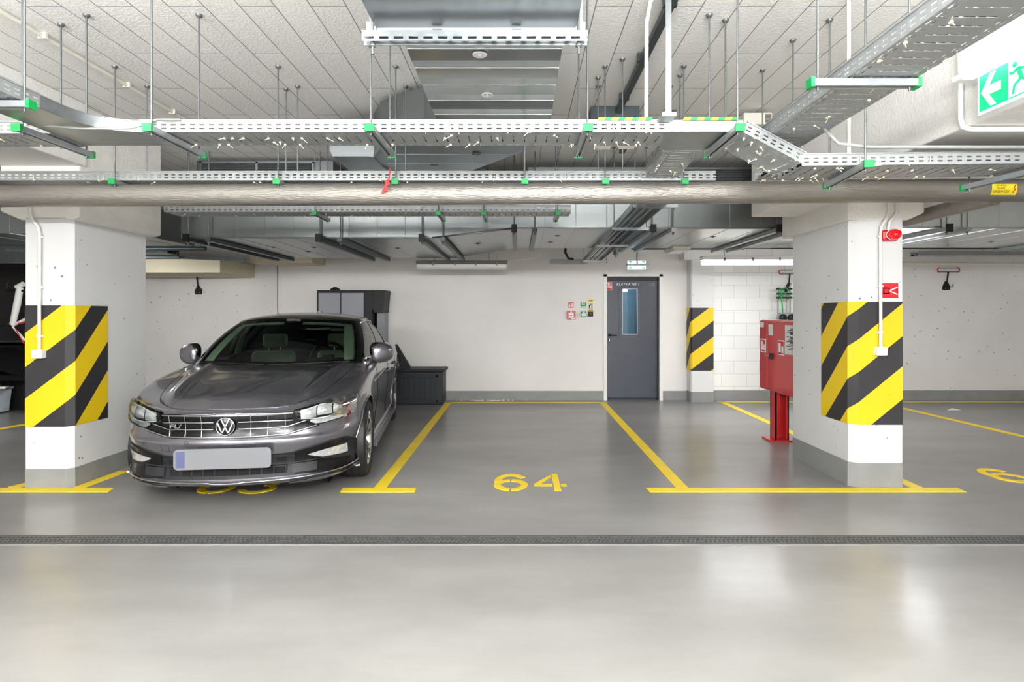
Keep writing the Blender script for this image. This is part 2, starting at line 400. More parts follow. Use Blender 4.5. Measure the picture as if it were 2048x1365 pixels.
band('warning_band', [(2.787-e, 9.80), (2.787-e, 9.58), (2.807, 9.56-e), (3.152, 9.56-e)], [-.02-.24*1.1, -.02, 0, .757*.345], .513, 1.533, st3, cp)
struct(MB().box(2.66, 3.27, 9.50, 9.8, 2.31, 2.47, bv=.01).build('capital_back', 'beam_paint'))
# ---- yellow road paint: each marking its own thing
def quad_on_floor(name, pts, label, cat='floor marking', h=.0035):
    b = MB(); b.prism([(p[0], p[1]) for p in pts], .0005, h)
    return tag(b.build(name, 'yellow_paint'), label, cat)
def strip(p, q, w=.102):
    p, q = Vector(p), Vector(q); d = (q-p).normalized(); s = Vector((-d.y, d.x))*w/2
    return [p+s, q+s, q-s, p-s]
def wx(px, Y): return (px-1038)/1180*Y
YFR = 4.75
quad_on_floor('parking_line', strip((wx(760.3, 4.83), 4.83), (wx(896.7, 9.52), 9.52)), 'yellow parking line between the silver car and empty bay 64')
quad_on_floor('parking_line', strip((wx(1364.1, 4.83), 4.83), (wx(1205, 9.52), 9.52)), 'yellow parking line on the door side of bay 64')
quad_on_floor('parking_line', strip((wx(1835, 4.83), 4.83), (wx(1444, 9.60), 9.60)), 'yellow parking line running under the right column past the red cabinet')
quad_on_floor('parking_line', strip((wx(2090, 6.6), 6.6), (wx(1803, 8.99), 8.99), .1), 'yellow parking line crossing the bay right of the right column')
quad_on_floor('parking_line', strip((wx(157, 4.83), 4.83), (wx(250, 5.36), 5.36)), 'yellow parking line from the left column towards the car')
quad_on_floor('parking_line', strip((wx(30, 4.83), 4.83), (wx(-110, 4.3), 4.3), .01) if False else strip((wx(24, 4.84), 4.84), (-4.00, 5.3), .10), 'short yellow parking line at the outer side of the left column')
quad_on_floor('parking_line', strip((wx(-60, 7.0), 7.0), (wx(47, 7.62), 7.62), .1), 'yellow line in the dark storage bay left of the left column')
def cross(px0, px1, label, sk0=0, sk1=0, y0=4.715, y1=4.83):
    quad_on_floor('parking_line_end', [(wx(px0, y0), y0), (wx(px1, y0), y0), (wx(px1+sk1, y1), y1), (wx(px0+sk0, y1), y1)], label)
cross(680, 829, 'yellow cross bar ending the line between car and bay 64', 6, 4)
cross(1300, 1933, 'long yellow cross bar running in front of the right column', -8, -18)
cross(-90, 216, 'yellow cross bar in front of the left column', 0, 13)
quad_on_floor('parking_line', [(-1.1, 9.5), (wx(1210, 9.55), 9.5), (wx(1210, 9.55), 9.58), (-1.1, 9.58)], 'thin yellow line along the wall at the back of bay 64')
quad_on_floor('parking_line', [(wx(1436, 9.6), 9.56), (9, 9.56), (9, 9.64), (wx(1436, 9.6), 9.64)], 'thin yellow line along the white block wall')
# stencilled numbers (strokes of paint)
def digit_outline(kind, ox, oy, w, h):
    """polygons of a stencil digit, in a cell of w x h standing on (ox, oy)"""
    P = []
    def arc(cx, cy, rx, ry, a0, a1, t, n=22, tx=None):
        tx = tx or t; o = []; i = []
        for k in range(n+1):
            a = math.radians(a0+(a1-a0)*k/n)
            o.append((cx+rx*math.cos(a), cy+ry*math.sin(a))); i.append((cx+(rx-tx)*math.cos(a), cy+(ry-t)*math.sin(a)))
        for k in range(n): P.append([o[k], o[k+1], i[k+1], i[k]])
    if kind == '6':
        arc(.5, .33, .5, .33, 95, 265, .13, tx=.2); arc(.5, .33, .5, .33, -88, 88, .13, tx=.2)
        arc(.5, .55, .5, .45, 30, 190, .13, tx=.2); arc(.5, .36, .5, .36, 170, 262, .13, tx=.2)
    if kind == '3':
        arc(.45, .72, .45, .28, -80, 160, .12, tx=.17); arc(.45, .30, .5, .30, -160, 80, .12, tx=.17)
    if kind == '4':
        P.append([(.58, 0), (.80, 0), (.80, 1), (.62, 1)][0:4]); P[-1] = [(.60, 0), (.80, 0), (.80, 1), (.60, 1)]
        P.append([(0, .26), (.56, .26), (.56, .38), (0, .38)]); P.append([(0, .38), (.20, .38), (.56, .78), (.56, .95)])
        P.append([(.83, .26), (1, .26), (1, .38), (.83, .38)])
    return [[(ox+x*w, oy+y*h) for x, y in p] for p in P]
def number(name, digs, label):
    t = thing(name, label, 'floor number', (digs[0][1], digs[0][2], 0))
    for d in digs:
        b = MB()
        for k_, p in enumerate(digit_outline(*d)): b.prism(p, .0005, .0036+.0009*(k_//22))
        b.build('digit', 'yellow_paint', t)
    return t
number('painted_number', [('6', -.21, 4.75, .285, .50), ('4', .125, 4.75, .27, .50)], 'yellow stencilled number 64 on the floor of the empty bay')
number('painted_number', [('6', -2.62, 4.68, .29, .46), ('3', -2.27, 4.68, .30, .46)], 'yellow stencilled number 63 on the floor under the car front')
number('painted_number', [('6', 4.13, 4.98, .30, .46), ('4', 4.5, 4.98, .30, .46)], 'yellow stencilled number cut by the right picture edge')
# ---- drain channel
dr = thing('drain_channel', 'dark slotted drain channel running across the driving aisle', 'drain', (0, 3.71, 0))
DY0, DY1 = 1675.6/(1090.5-630), 1675.6/(1072.5-630)
b = MB().box(-9, 9, DY0, DY1, -.001, .002); b.build('channel_bed', 'shadow_gap', dr)
b = MB()
b.box(-9, 9, DY0, DY0+.022, .001, .006).box(-9, 9, DY1-.03, DY1, .001, .006)
iy0, iy1 = DY0+.022, DY1-.03; nr = 3; ph = (iy1-iy0)/nr
x = -4.2
for j in range(nr+1): b.box(-9, 9, iy0+j*ph-.005, iy0+j*ph+.005, .001, .0055)
while x < 4.3:
    for j in range(nr):
        o_ = .0095*(j % 2)
        b.box(x+o_, x+o_+.008, iy0+j*ph, iy0+(j+1)*ph, .001, .0053)
    x += .028
for k in range(-8, 9): b.box(k*.5+.13, k*.5+.142, DY0, DY1, .001, .0062)
b.build('grating', 'drain', dr)
b = MB().box(-9, 9, DY1, DY1+.006, 0, .003).box(-9, 9, DY0-.004, DY0, 0, .003); b.build('edge_strip', 'edge_grey', dr)
# ---------------------------------------------------------------- the car
mat('car_paint', (124, 122, 129), .26, metal=.8, coat=1.0)
mat('roof_black', (8, 8, 10), .18, coat=.4)
mat('leather', (215, 222, 206), .55, bump=.05)
mat('interior_dark', (30, 31, 32), .7)
mat('headliner', (214, 220, 206), .8)
mat('mirror_glass', (150, 160, 165), .05, metal=1)
mat('lens_silver', (232, 235, 236), .2, metal=.6, var=.25, vscale=40)
mat('lens_white', (238, 240, 240), .15)
mat('plate', (110, 111, 114), .6)
mat('plate_blue', (74, 79, 112), .6)
mat('rim_polished', (176, 174, 172), .22, metal=.95)
mat('rim_dark', (38, 36, 36), .3, metal=.6)
mat('amber', (220, 120, 30), .4)
def glass(name, tint, tr=.12):
    m = bpy.data.materials.new(name); m.use_nodes = True; n = m.node_tree; L = n.links
    n.nodes.remove(n.nodes['Principled BSDF']); out = n.nodes['Material Output']
    t = n.nodes.new('ShaderNodeBsdfTransparent'); t.inputs[0].default_value = (*tint, 1)
    g = n.nodes.new('ShaderNodeBsdfGlossy'); g.inputs['Roughness'].default_value = .02
    fr = n.nodes.new('ShaderNodeFresnel'); fr.inputs[0].default_value = 1.5
    mx = n.nodes.new('ShaderNodeMixShader'); L.new(fr.outputs[0], mx.inputs[0]); L.new(t.outputs[0], mx.inputs[1]); L.new(g.outputs[0], mx.inputs[2])
    L.new(mx.outputs[0], out.inputs[0]); MATS[name] = m; return m
glass('windshield_glass', (.74, .92, .80)); glass('side_glass', (.55, .66, .60)); glass('clear_glass', (.93, .95, .95)); glass('door_glass', (.62, .80, .90))

def cr4(a, b_, c, d, t):
    return .5*((2*b_)+(c-a)*t+(2*a-5*b_+4*c-d)*t*t+(3*b_-a-3*c+d)*t*t*t)
def interp(P, u):
    "Catmull-Rom through list of vectors, u in 0..len-1"
    n = len(P); i = min(int(u), n-2); t = u-i
    a = P[i-1] if i > 0 else P[0]*2-P[1]; d = P[i+2] if i+2 < n else P[-1]*2-P[-2]
    return cr4(a, P[i], P[i+1], d, t)
car = thing('car', 'silver grey sedan with black roof parked between left column and bay 64', 'car', (-2.229, 5.123, 0))
car.rotation_euler = (0, 0, .12615)
def cpart(mb, name, mats, parent=None, solid=0):
    me_o = mb.build(name, mats, None, None, solid); me_o.parent = parent or car; return me_o

base = [(0, -.885), (.2, -.872), (.4, -.838), (.57, -.775), (.70, -.68), (.80, -.555), (.868, -.40), (.898, -.2), (.908, 0), (.912, .25), (.912, .5), (.912, .9), (.914, 1.4), (.914, 1.9),
        (.912, 2.35), (.912, 2.79), (.905, 3.2), (.88, 3.5), (.80, 3.72), (.6, 3.83), (.3, 3.89), (0, 3.9)]
front = [(.075, .165), (.03, .205), (.045, .32), (.022, .415), (0, .49), (.02, .535), (.035, .62)]
side = [(.06, .20), (.02, .25), (.03, .36), (.022, .46), (.008, .56), (.0, .64), (.0, .72)]
up = {0: [(0, -.868, .685), (0, -.85, .712), (0, -.82, .728)], 1: [(.2, -.855, .685), (.2, -.838, .712), (.2, -.808, .73)],
      2: [(.4, -.82, .688), (.395, -.80, .715), (.39, -.77, .735)], 3: [(.565, -.745, .69), (.56, -.71, .735), (.53, -.66, .765)],
      4: [(.705, -.645, .70), (.68, -.575, .762), (.60, -.50, .795)], 5: [(.80, -.50, .72), (.765, -.42, .79), (.64, -.33, .828)],
      6: [(.865, -.33, .75), (.825, -.25, .825), (.668, -.17, .858)], 7: [(.892, -.13, .79), (.852, -.07, .858), (.69, -.02, .885)],
      8: [(.902, .05, .81), (.866, .09, .878), (.705, .12, .905)], 9: [(.905, .26, .83), (.874, .28, .9), (.722, .30, .93)],
      10: [(.905, .5, .85), (.880, .5, .917), (.745, .5, .957)], 11: [(.906, .9, .86), (.878, .9, .93), (.80, .88, .965)],
      12: [(.908, 1.4, .865), (.88, 1.4, .935), (.82, 1.4, .967)], 13: [(.908, 1.9, .87), (.88, 1.9, .94), (.825, 1.9, .972)],
      14: [(.906, 2.35, .875), (.876, 2.35, .945), (.82, 2.35, .98)], 15: [(.905, 2.79, .88), (.868, 2.79, .955), (.80, 2.79, .995)],
      16: [(.895, 3.2, .89), (.85, 3.18, .97), (.74, 3.15, 1.02)], 17: [(.865, 3.48, .9), (.81, 3.45, .985), (.69, 3.4, 1.04)],
      18: [(.79, 3.68, .91), (.74, 3.62, 1.0), (.6, 3.57, 1.05)], 19: [(.6, 3.79, .92), (.58, 3.76, 1.01), (.47, 3.7, 1.055)],
      20: [(.3, 3.85, .92), (.29, 3.83, 1.01), (.24, 3.77, 1.06)], 21: [(0, 3.86, .92), (0, 3.84, 1.01), (0, 3.79, 1.06)]}
cols = []
for i, (x, y) in enumerate(base):
    a = Vector(base[max(i-1, 0)]); c = Vector(base[min(i+1, len(base)-1)]); d = (c-a).normalized(); nrm = Vector((-d.y, d.x))
    if i == 0: nrm = Vector((0, 1))
    if i == 21: nrm = Vector((0, -1))
    k = 0 if i <= 4 else (1 if i >= 8 else (i-4)/4)
    c_ = []
    for (fo, fz), (so, sz) in zip(front, side):
        o_, z_ = fo*(1-k)+so*k, fz*(1-k)+sz*k
        if i >= 17: z_ += .03
        c_.append(Vector((x+nrm.x*o_, y+nrm.y*o_, z_)))
    cols.append(c_+[Vector(p) for p in up[i]])
NU, NV = 12, 6
rings = []
for a in range((len(cols)-1)*NU+1):
    u = a/NU; cc = [interp([c[k] for c in cols], u) for k in range(10)]
    rings.append([interp(cc, bq/NV) for bq in range(9*NV+1)])
for r in rings[0]: r.x = 0
for r in rings[-1]: r.x = 0
WR, WZ, WHY = .365, .335, (0.0, 2.79)
def arch_ok(p):
    return all((p.y-wy)**2+(p.z-WZ)**2 > WR**2 for wy in WHY)
bmc = bmesh.new(); grid = []
for r in rings: grid.append([bmc.verts.new(p) for p in r])
for i in range(len(grid)-1):
    for j in range(len(grid[0])-1):
        q = [grid[i][j], grid[i+1][j], grid[i+1][j+1], grid[i][j+1]]
        ctr = sum((v.co for v in q), Vector())/4
        if ctr.x > .6 and not arch_ok(ctr) and ctr.z < .75: continue
        bmc.faces.new(q)
for v in [v for v in bmc.verts if not v.link_faces]: bmc.verts.remove(v)
for v in bmc.verts:
    if v.is_boundary and v.co.x > .6 and v.co.z > .22:
        for wy in WHY:
            dy, dz = v.co.y-wy, v.co.z-WZ; R = math.hypot(dy, dz)
            if R < WR+.09 and v.co.z < .76: v.co.y = wy+dy/R*WR; v.co.z = WZ+dz/R*WR
g = bmesh.ops.duplicate(bmc, geom=bmc.verts[:]+bmc.edges[:]+bmc.faces[:])
nv = [e for e in g['geom'] if isinstance(e, bmesh.types.BMVert)]; nf = [e for e in g['geom'] if isinstance(e, bmesh.types.BMFace)]
for v in nv: v.co.x = -v.co.x
bmesh.ops.reverse_faces(bmc, faces=nf)
bmesh.ops.remove_doubles(bmc, verts=bmc.verts[:], dist=.0004)
for f_ in bmc.faces: f_.smooth = True
bmesh.ops.recalc_face_normals(bmc, faces=bmc.faces[:])
BV = BVHTree.FromBMesh(bmc)
me = bpy.data.meshes.new('body_shell'); bmc.to_mesh(me); me.materials.append(M('car_paint'))
body = bpy.data.objects.new('body_shell', me); COL.objects.link(body); body.parent = car
def surf(x, z):
    h = BV.ray_cast(Vector((x, -3, z)), Vector((0, 1, 0)))
    return (h[0], h[1]) if h[0] is not None else (Vector((x, -.4, z)), Vector((0, -1, 0)))
def sidept(y, z, sgn=1):
    h = BV.ray_cast(Vector((sgn*3, y, z)), Vector((-sgn, 0, 0)))
    return h[0] if h[0] is not None else Vector((sgn*.9, y, z))
def patch(mb, xs, zb, zt, off, m=6, mi=0, nrm_off=True, wall=.0):
    """surface patch over the front, between two curves given in front view"""
    rows = []
    for x, a, b_ in zip(xs, zb, zt):
        rr = []
        for k in range(m+1):
            z = a+(b_-a)*k/m; p, q = surf(x, z)
            if q.y > 0: q = -q
            rr.append(p+q*off)
        rows.append(rr)
    mb.grid(rows, mi)
    # rim so the piece has thickness
    edge = [r[0] for r in rows]+rows[-1][1:]+[r[-1] for r in rows[-2::-1]]+rows[0][-2:0:-1]
    c2 = [p+Vector((0, off+.004, 0)) for p in edge]; n_ = len(edge)
    mb.add(edge+c2, [(i, (i+1) % n_, n_+(i+1) % n_, n_+i) for i in range(n_)], mi)
    return rows
def curve(pts, xs):
    P = sorted(pts); o_ = []
    for x in xs:
        for i in range(len(P)-1):
            if P[i][0] <= x <= P[i+1][0]+1e-9:
                t = (x-P[i][0])/(P[i+1][0]-P[i][0]+1e-12); o_.append(P[i][1]+(P[i+1][1]-P[i][1])*t); break
        else: o_.append(P[0][1] if x < P[0][0] else P[-1][1])
    return o_
def lsp(a, b_, n_): return [a+(b_-a)*i/(n_-1) for i in range(n_)]
def sympatch(mb, x0, x1, n_, bot, top, off, m=6, mi=0):
    for s_ in (-1, 1):
        xs = lsp(x0, x1, n_); patch(mb, [s_*x for x in xs], curve(bot, xs), curve(top, xs), off, m, mi)
def ftube(mb, pts, r, off, n_=8, mi=0, sub=6, flat=None):
    P = []
    for i in range(len(pts)-1):
        for k in range(sub):
            t = k/sub; x = pts[i][0]+(pts[i+1][0]-pts[i][0])*t; z = pts[i][1]+(pts[i+1][1]-pts[i][1])*t
            P.append((x, z))
    P.append(pts[-1]); Q = []
    for x, z in P:
        p, q = surf(x, z)
        if q.y > 0: q = -q
        Q.append(p+q*off)
    mb.tube(Q, r, n_, mi)
# hood
edge = [Vector(up[k][2]) for k in range(3, 11)]
cen = [Vector(p) for p in [(0, -.82, .728), (0, -.66, .80), (0, -.46, .842), (0, -.25, .876), (0, -.02, .905), (0, .12, .925), (0, .25, .94), (0, .36, .95)]]
hr = []
NH = 40
for a in range(NH+1):
    u = a/NH*7; E_ = interp(edge, u); C_ = interp(cen, u); row = []
    for k in range(-20, 21):
        fq = abs(k)/20; s_ = 1 if k >= 0 else -1
        pw = 2.2
        x = E_.x*fq; y = C_.y+(E_.y-C_.y)*fq**2.1; z = C_.z+(E_.z-C_.z)*fq**2.6
        rise = min(1, a/8)
        z += .020*max(0, 1-abs(fq-.80)/.10)*rise      # crease towards the fenders
        z -= .006*math.exp(-((fq-.60)/.16)**2)*rise
        row.append(Vector((s_*x*.994, y, z+.002)))
    hr.append(row)
# the front edge follows the leading edge of the body
fe = [Vector(up[k][2]) for k in range(0, 4)]
for k in range(41):
    fq = abs(k-20)/20*3; p = interp(fe, fq)
    s_ = 1 if k >= 20 else -1
    tgt = Vector((s_*p.x*.994, p.y-.006, p.z+.004)); d0 = tgt-hr[0][k]
    for a in range(0, 9): hr[a][k] += d0*(1-a/9)**1.5
b = MB(); b.grid(hr)
b.grid([hr[0], [p+Vector((0, .012, -.016)) for p in hr[0]]])
for kk in (0, 40): b.grid([[r[kk] for r in hr], [r[kk]+Vector((0, 0, -.02)) for r in hr]])
hood = smooth_fix(cpart(b, 'hood', 'car_paint'))
b = MB()
for s_ in (-1, 1): b.tube([Vector((s_*(p.x-.001), p.y, p.z-.002)) for p in [interp(edge, u/6) for u in range(43)]], .0045, 6)
cpart(b, 'hood_gap', 'shadow_gap')
# cowl under the windshield
def wsb(fq): return Vector((.735*fq, .39+.14*fq**2.1, .957+.01*fq))
b = MB(); rows = [[Vector((s_ * p.x, p.y, p.z)) for s_, p in [((1 if k >= 0 else -1), Vector((.745*abs(k)/12, .35+.15*(abs(k)/12)**2.1, .934)))for k in range(-12, 13)]],
                  [Vector(((1 if k >= 0 else -1)*wsb(abs(k)/12).x, wsb(abs(k)/12).y, wsb(abs(k)/12).z-.004)) for k in range(-12, 13)]]
b.grid(rows); cpart(b, 'cowl', 'black')
# greenhouse
gb = [wsb(0), wsb(.36), wsb(.72), wsb(1), Vector((.79, .70, .966)), Vector((.805, 1.2, .968)), Vector((.81, 1.62, .972)), Vector((.808, 2.1, .978)), Vector((.80, 2.5, .987)), Vector((.765, 2.9, 1.0)), Vector((.66, 3.18, 1.035)), Vector((.35, 3.31, 1.055)), Vector((0, 3.34, 1.06))]
def wst(fq): return Vector((.60*fq, 1.13+.19*fq**2.2, 1.378-.033*fq**2.2))
gt_ = [wst(0), wst(.36), wst(.72), wst(1), Vector((.625, 1.47, 1.362)), Vector((.635, 1.62, 1.372)), Vector((.64, 1.8, 1.378)), Vector((.632, 2.05, 1.374)), Vector((.615, 2.3, 1.355)), Vector((.58, 2.58, 1.318)), Vector((.50, 2.72, 1.325)), Vector((.3, 2.76, 1.345)), Vector((0, 2.78, 1.355))]
def ghp(u, v, inset=0):
    A, B_ = interp(gb, u), interp(gt_, u); m_ = (A+B_)/2
    out = Vector((.028, -.012, .012)) if u > 2.5 and u < 9.5 else Vector((0, -.03*(1 if u < 5 else -1), .02))
    if 2.5 < u < 3.5: pass
    P_ = A+(B_-A)*v+out*(4*v*(1-v))*(.8 if u < 3.5 else 1)
    if inset:
        dr_ = Vector((P_.x*.9, (P_.y-1.7)*.25, 0)).normalized(); P_ = P_-dr_*inset
    return P_
def ghpatch(mb, u0, u1, v0, v1, n_=16, m=10, inset=0, mi=0, fn=None):
    for s_ in (1, -1):
        rows = []
        for i in range(n_+1):
            rr = []
            for j in range(m+1):
                u = u0+(u1-u0)*i/n_; v = v0+(v1-v0)*j/m
                if fn: u, v = fn(u, v)
                p = ghp(u, v, inset); rr.append(Vector((s_*p.x, p.y, p.z)))
            rows.append(rr)
        mb.grid(rows, mi)
b = MB(); ghpatch(b, 0, 2.86, .03, .955, 14, 10); ws = smooth_fix(cpart(b, 'windshield', 'windshield_glass'))
b = MB(); ghpatch(b, 2.80, 3.9, -.02, 1, 10, 10, .002); ghpatch(b, 0, 2.9, .93, 1.0, 14, 2, .001); ghpatch(b, 0, 2.9, 0, .045, 14, 2, .001)
smooth_fix(cpart(b, 'windshield_pillars', 'gloss_black'))
b = MB(); ghpatch(b, 3.9, 6.0, .045, .93, 16, 8, .006); smooth_fix(cpart(b, 'front_side_glass', 'side_glass'))
b = MB(); ghpatch(b, 6.0, 6.4, 0, .96, 3, 8, .002); smooth_fix(cpart(b, 'centre_pillar', 'gloss_black'))
b = MB(); ghpatch(b, 6.4, 8.75, .045, .93, 16, 8, .006); smooth_fix(cpart(b, 'rear_side_glass', 'side_glass'))
b = MB(); ghpatch(b, 3.85, 9.0, .92, 1.0, 30, 2); ghpatch(b, 3.9, 9.0, -.01, .05, 30, 2); ghpatch(b, 8.75, 10, 0, 1, 8, 8)
smooth_fix(cpart(b, 'roof_rails_and_rear_pillars', 'car_paint'))
b = MB(); ghpatch(b, 10, 12, .0, 1, 12, 8); smooth_fix(cpart(b, 'rear_window', 'side_glass'))
b = MB()
for s_ in (1, -1):
    loop = [ghp(3.95+(8.9-3.95)*i/40, .045) for i in range(41)]+[ghp(8.9, .045+(.93-.045)*i/8) for i in range(1, 9)]+[ghp(8.9-(8.9-3.95)*i/40, .93) for i in range(1, 41)]
    b.tube([Vector((s_*(p.x+.004), p.y, p.z)) for p in loop], .0075, 8)
cpart(b, 'window_trim', 'chrome')
# roof skin
rr_ = []
re_ = gt_[3:11]; rc_ = [Vector((0, y, z)) for y, z in [(1.13, 1.378), (1.3, 1.405), (1.5, 1.425), (1.8, 1.443), (2.1, 1.443), (2.35, 1.43), (2.6, 1.395), (2.78, 1.355)]]
for a in range(31):
    u = a/30*7; E_ = interp(re_, u); C_ = interp(rc_, u)
    rr_.append([Vector((k/12*E_.x, C_.y+(E_.y-C_.y)*abs(k/12)**2.2, C_.z+(E_.z-C_.z)*abs(k/12)**2.4+.001)) for k in range(-12, 13)])
b = MB(); b.grid(rr_); smooth_fix(cpart(b, 'roof', 'roof_black', solid=.004))
b = MB(); b.prism([(-.02, 2.35), (.02, 2.35), (.012, 2.47), (-.012, 2.47)], 1.41, 1.47); cpart(b, 'aerial_fin', 'roof_black')
# trunk deck
b = MB(); rows = []
for i in range(9):
    u = i/8; row = []
    for k in range(-10, 11):
        fq = abs(k)/10; s_ = 1 if k >= 0 else -1
        A = interp([Vector((0, 3.32, 1.055)), Vector((.35, 3.29, 1.05)), Vector((.66, 3.16, 1.03)), Vector((.74, 3.1, 1.01))], fq*3)
        B_ = interp([Vector(up[21][2]), Vector(up[20][2]), Vector(up[18][2]), Vector(up[16][2])], fq*3)
        p = A+(B_-A)*u; row.append(Vector((s_*p.x, p.y, p.z+.002)))
    rows.append(row)
b.grid(rows); smooth_fix(cpart(b, 'trunk_lid', 'car_paint'))
# belt shelf filling between body and glass
b = MB()
for s_ in (1, -1):
    A = [interp([Vector(up[k][2]) for k in range(10, 17)], i/5) for i in range(31)]
    b.grid([[Vector((s_*p.x, p.y, p.z)) for p in A], [Vector((s_*(p.x-.06), p.y, p.z-.004)) for p in A]])
cpart(b, 'belt_moulding', 'black')
# --- front face
b = MB()
# grille opening (dark patch painted for its recess shade), wings running out under the lamps
sympatch(b, 0, .455, 16, [(0, .522), (.405, .526), (.455, .538)], [(0, .705), (.455, .700)], .004)
sympatch(b, .455, .62, 8, [(.455, .538), (.62, .574)], [(.455, .69), (.475, .645), (.62, .588)], .004, 4)
gr = cpart(b, 'grille', 'gloss_black')
b = MB()
for s_ in (-1, 1):
    ftube(b, [(s_*.07, .698), (s_*.45, .690)], .0045, .012)
    ftube(b, [(s_*.085, .645), (s_*.25, .645), (s_*.445, .642)], .005, .014)
    ftube(b, [(s_*.085, .588), (s_*.25, .588), (s_*.41, .590), (s_*.53, .628)], .005, .014)
    ftube(b, [(s_*.0, .530), (s_*.2, .530), (s_*.405, .536), (s_*.60, .582)], .0065, .012)
    for x in (.17, .285, .40):
        ftube(b, [(s_*x, .69), (s_*(x-.003), .535)], .0025, .008, 6)
cpart(b, 'grille_bars', 'chrome', gr)
# emblem: ring, V above W, on a black disc
ep, en = surf(0, .612)
ec = Vector((0, ep.y-.018, .612))
emb = MB(); emb.lathe([(0, 0), (.060, 0), (.068, .006), (.070, .014), (.070, .03)], ec-Vector((0, .004, 0)), (0, 1, 0), 40); emo = cpart(emb, 'emblem_disc', 'gloss_black')
b = MB()
b.tube([ec+Vector((.0625*math.cos(a/24*PI), -.006, .0625*math.sin(a/24*PI))) for a in range(48)], .0042, 8, closed=True)
def est(pts, w_=.0046):
    for i in range(len(pts)-1): b.bar(ec+Vector((pts[i][0], -.008, pts[i][1])), ec+Vector((pts[i+1][0], -.008, pts[i+1][1])), w_*2, .006, up=(0, 1, 0))
est([(-.027, .055), (-.0045, .004), (.0045, .004), (.027, .055)])
est([(-.053, .030), (-.0215, -.046), (-.001, -.006)]); est([(.053, .030), (.0215, -.046), (.001, -.006)])
cpart(b, 'emblem', 'chrome', emo)
# small silver grille badge (letter with a tail)
b = MB()
def bd(pts, w_=.0065):
    for i in range(len(pts)-1):
        p, _ = surf(pts[i][0], pts[i][1]); q, _ = surf(pts[i+1][0], pts[i+1][1]); o_ = Vector((0, -.02, 0)); b.bar(p+o_, q+o_, w_, .005, up=(0, 1, 0))
bd([(-.392, .602), (-.384, .627), (-.352, .627), (-.354, .615), (-.384, .614)]); bd([(-.366, .614), (-.352, .602)], .008); bd([(-.350, .603), (-.326, .603), (-.318, .625), (-.306, .627)], .005)
cpart(b, 'grille_badge', 'chrome', gr)
# headlamps
hl_top = [(.455, .708), (.6, .735), (.7, .752), (.80, .762), (.842, .76)]
hl_bot = [(.455, .672), (.50, .640), (.60, .585), (.66, .590), (.78, .612), (.83, .645), (.85, .70)]
for s_ in (1, -1):
    xs = lsp(.455, .842, 22)
    b = MB(); patch(b, [s_*x for x in xs], curve(hl_bot, xs), curve(hl_top, xs), .005, 8)
    hl = cpart(b, 'headlamp', 'gloss_black')
    b = MB()
    for (xa, xb, za, zb) in [(.50, .60, .645, .70), (.608, .70, .655, .722), (.708, .765, .66, .735), (.772, .828, .662, .742)]:
        xs = lsp(xa, xb, 6); sh = .0
        tt = curve(hl_top, xs); bb_ = [max(p, q+.012) for p, q in zip([za+(x-.5)*.04 for x in xs], curve(hl_bot, xs))]
        rows = []
        for i, (x, z0_, z1_) in enumerate(zip(xs, bb_, tt)):
            rr = []
            for k in range(7):
                z = z0_+(z1_-.014-z0_)*k/6; p, q = surf(s_*x, z); q = -q if q.y > 0 else q
                bow = .004+.014*(1-abs(i-2.5)/2.5)*math.sin(PI*k/6); rr.append(p+q*(.006+bow))
            rows.append(rr)
        b.grid(rows, 0, False)
    cpart(b, 'reflector', 'lens_silver', hl)
    b = MB(); ftube(b, [(s_*.50, .650), (s_*.60, .638), (s_*.72, .650), (s_*.82, .668)], .0045, .018)
    ftube(b, [(s_*.49, .690), (s_*.62, .722), (s_*.75, .738), (s_*.83, .742)], .003, .018)
    cpart(b, 'light_strip', 'lens_white', hl)
    b = MB(); xs = lsp(.56, .80, 8); patch(b, [s_*x for x in xs], [max(q+.008, .5) for q in curve(hl_bot, xs)], [.628+(x-.56)*.07 for x in xs], .009, 3)
    cpart(b, 'turn_signal', 'lens_silver', hl)
    b = MB(); xs = lsp(.46, .838, 20); patch(b, [s_*x for x in xs], [z+.002 for z in curve(hl_bot, xs)], [z-.004 for z in curve(hl_top, xs)], .026, 8)
    cpart(b, 'lamp_cover', 'clear_glass', hl)
# lower intake and fog lamp frames
b = MB()
sympatch(b, 0, .50, 14, [(0, .225), (.50, .225)], [(0, .392), (.30, .392), (.42, .400), (.50, .408)], .004)
low = cpart(b, 'lower_grille', 'dark_plastic')
b = MB(); sympatch(b, 0, .41, 12, [(0, .250), (.41, .250)], [(0, .31), (.41, .31)], .008)
sympatch(b, .34, .41, 3, [(.34, .335), (.41, .335)], [(.34, .37), (.41, .37)], .008)
cpart(b, 'intake_shade', 'shadow_gap', low)  # patch painted dark for the shade inside the intake
b = MB()
for s_ in (-1, 1):
    ftube(b, [(0, .318), (s_*.3, .318), (s_*.60, .326)], .005, .014)
    ftube(b, [(0, .30), (s_*.41, .30)], .004, .012); ftube(b, [(0, .385), (s_*.33, .385), (s_*.45, .372)], .004, .01)
    for x in (.08, .16, .24, .32, .40): ftube(b, [(s_*x, .308), (s_*x, .252)], .0035, .012, 6, sub=2)
cpart(b, 'intake_bars', 'grid_plastic', low)
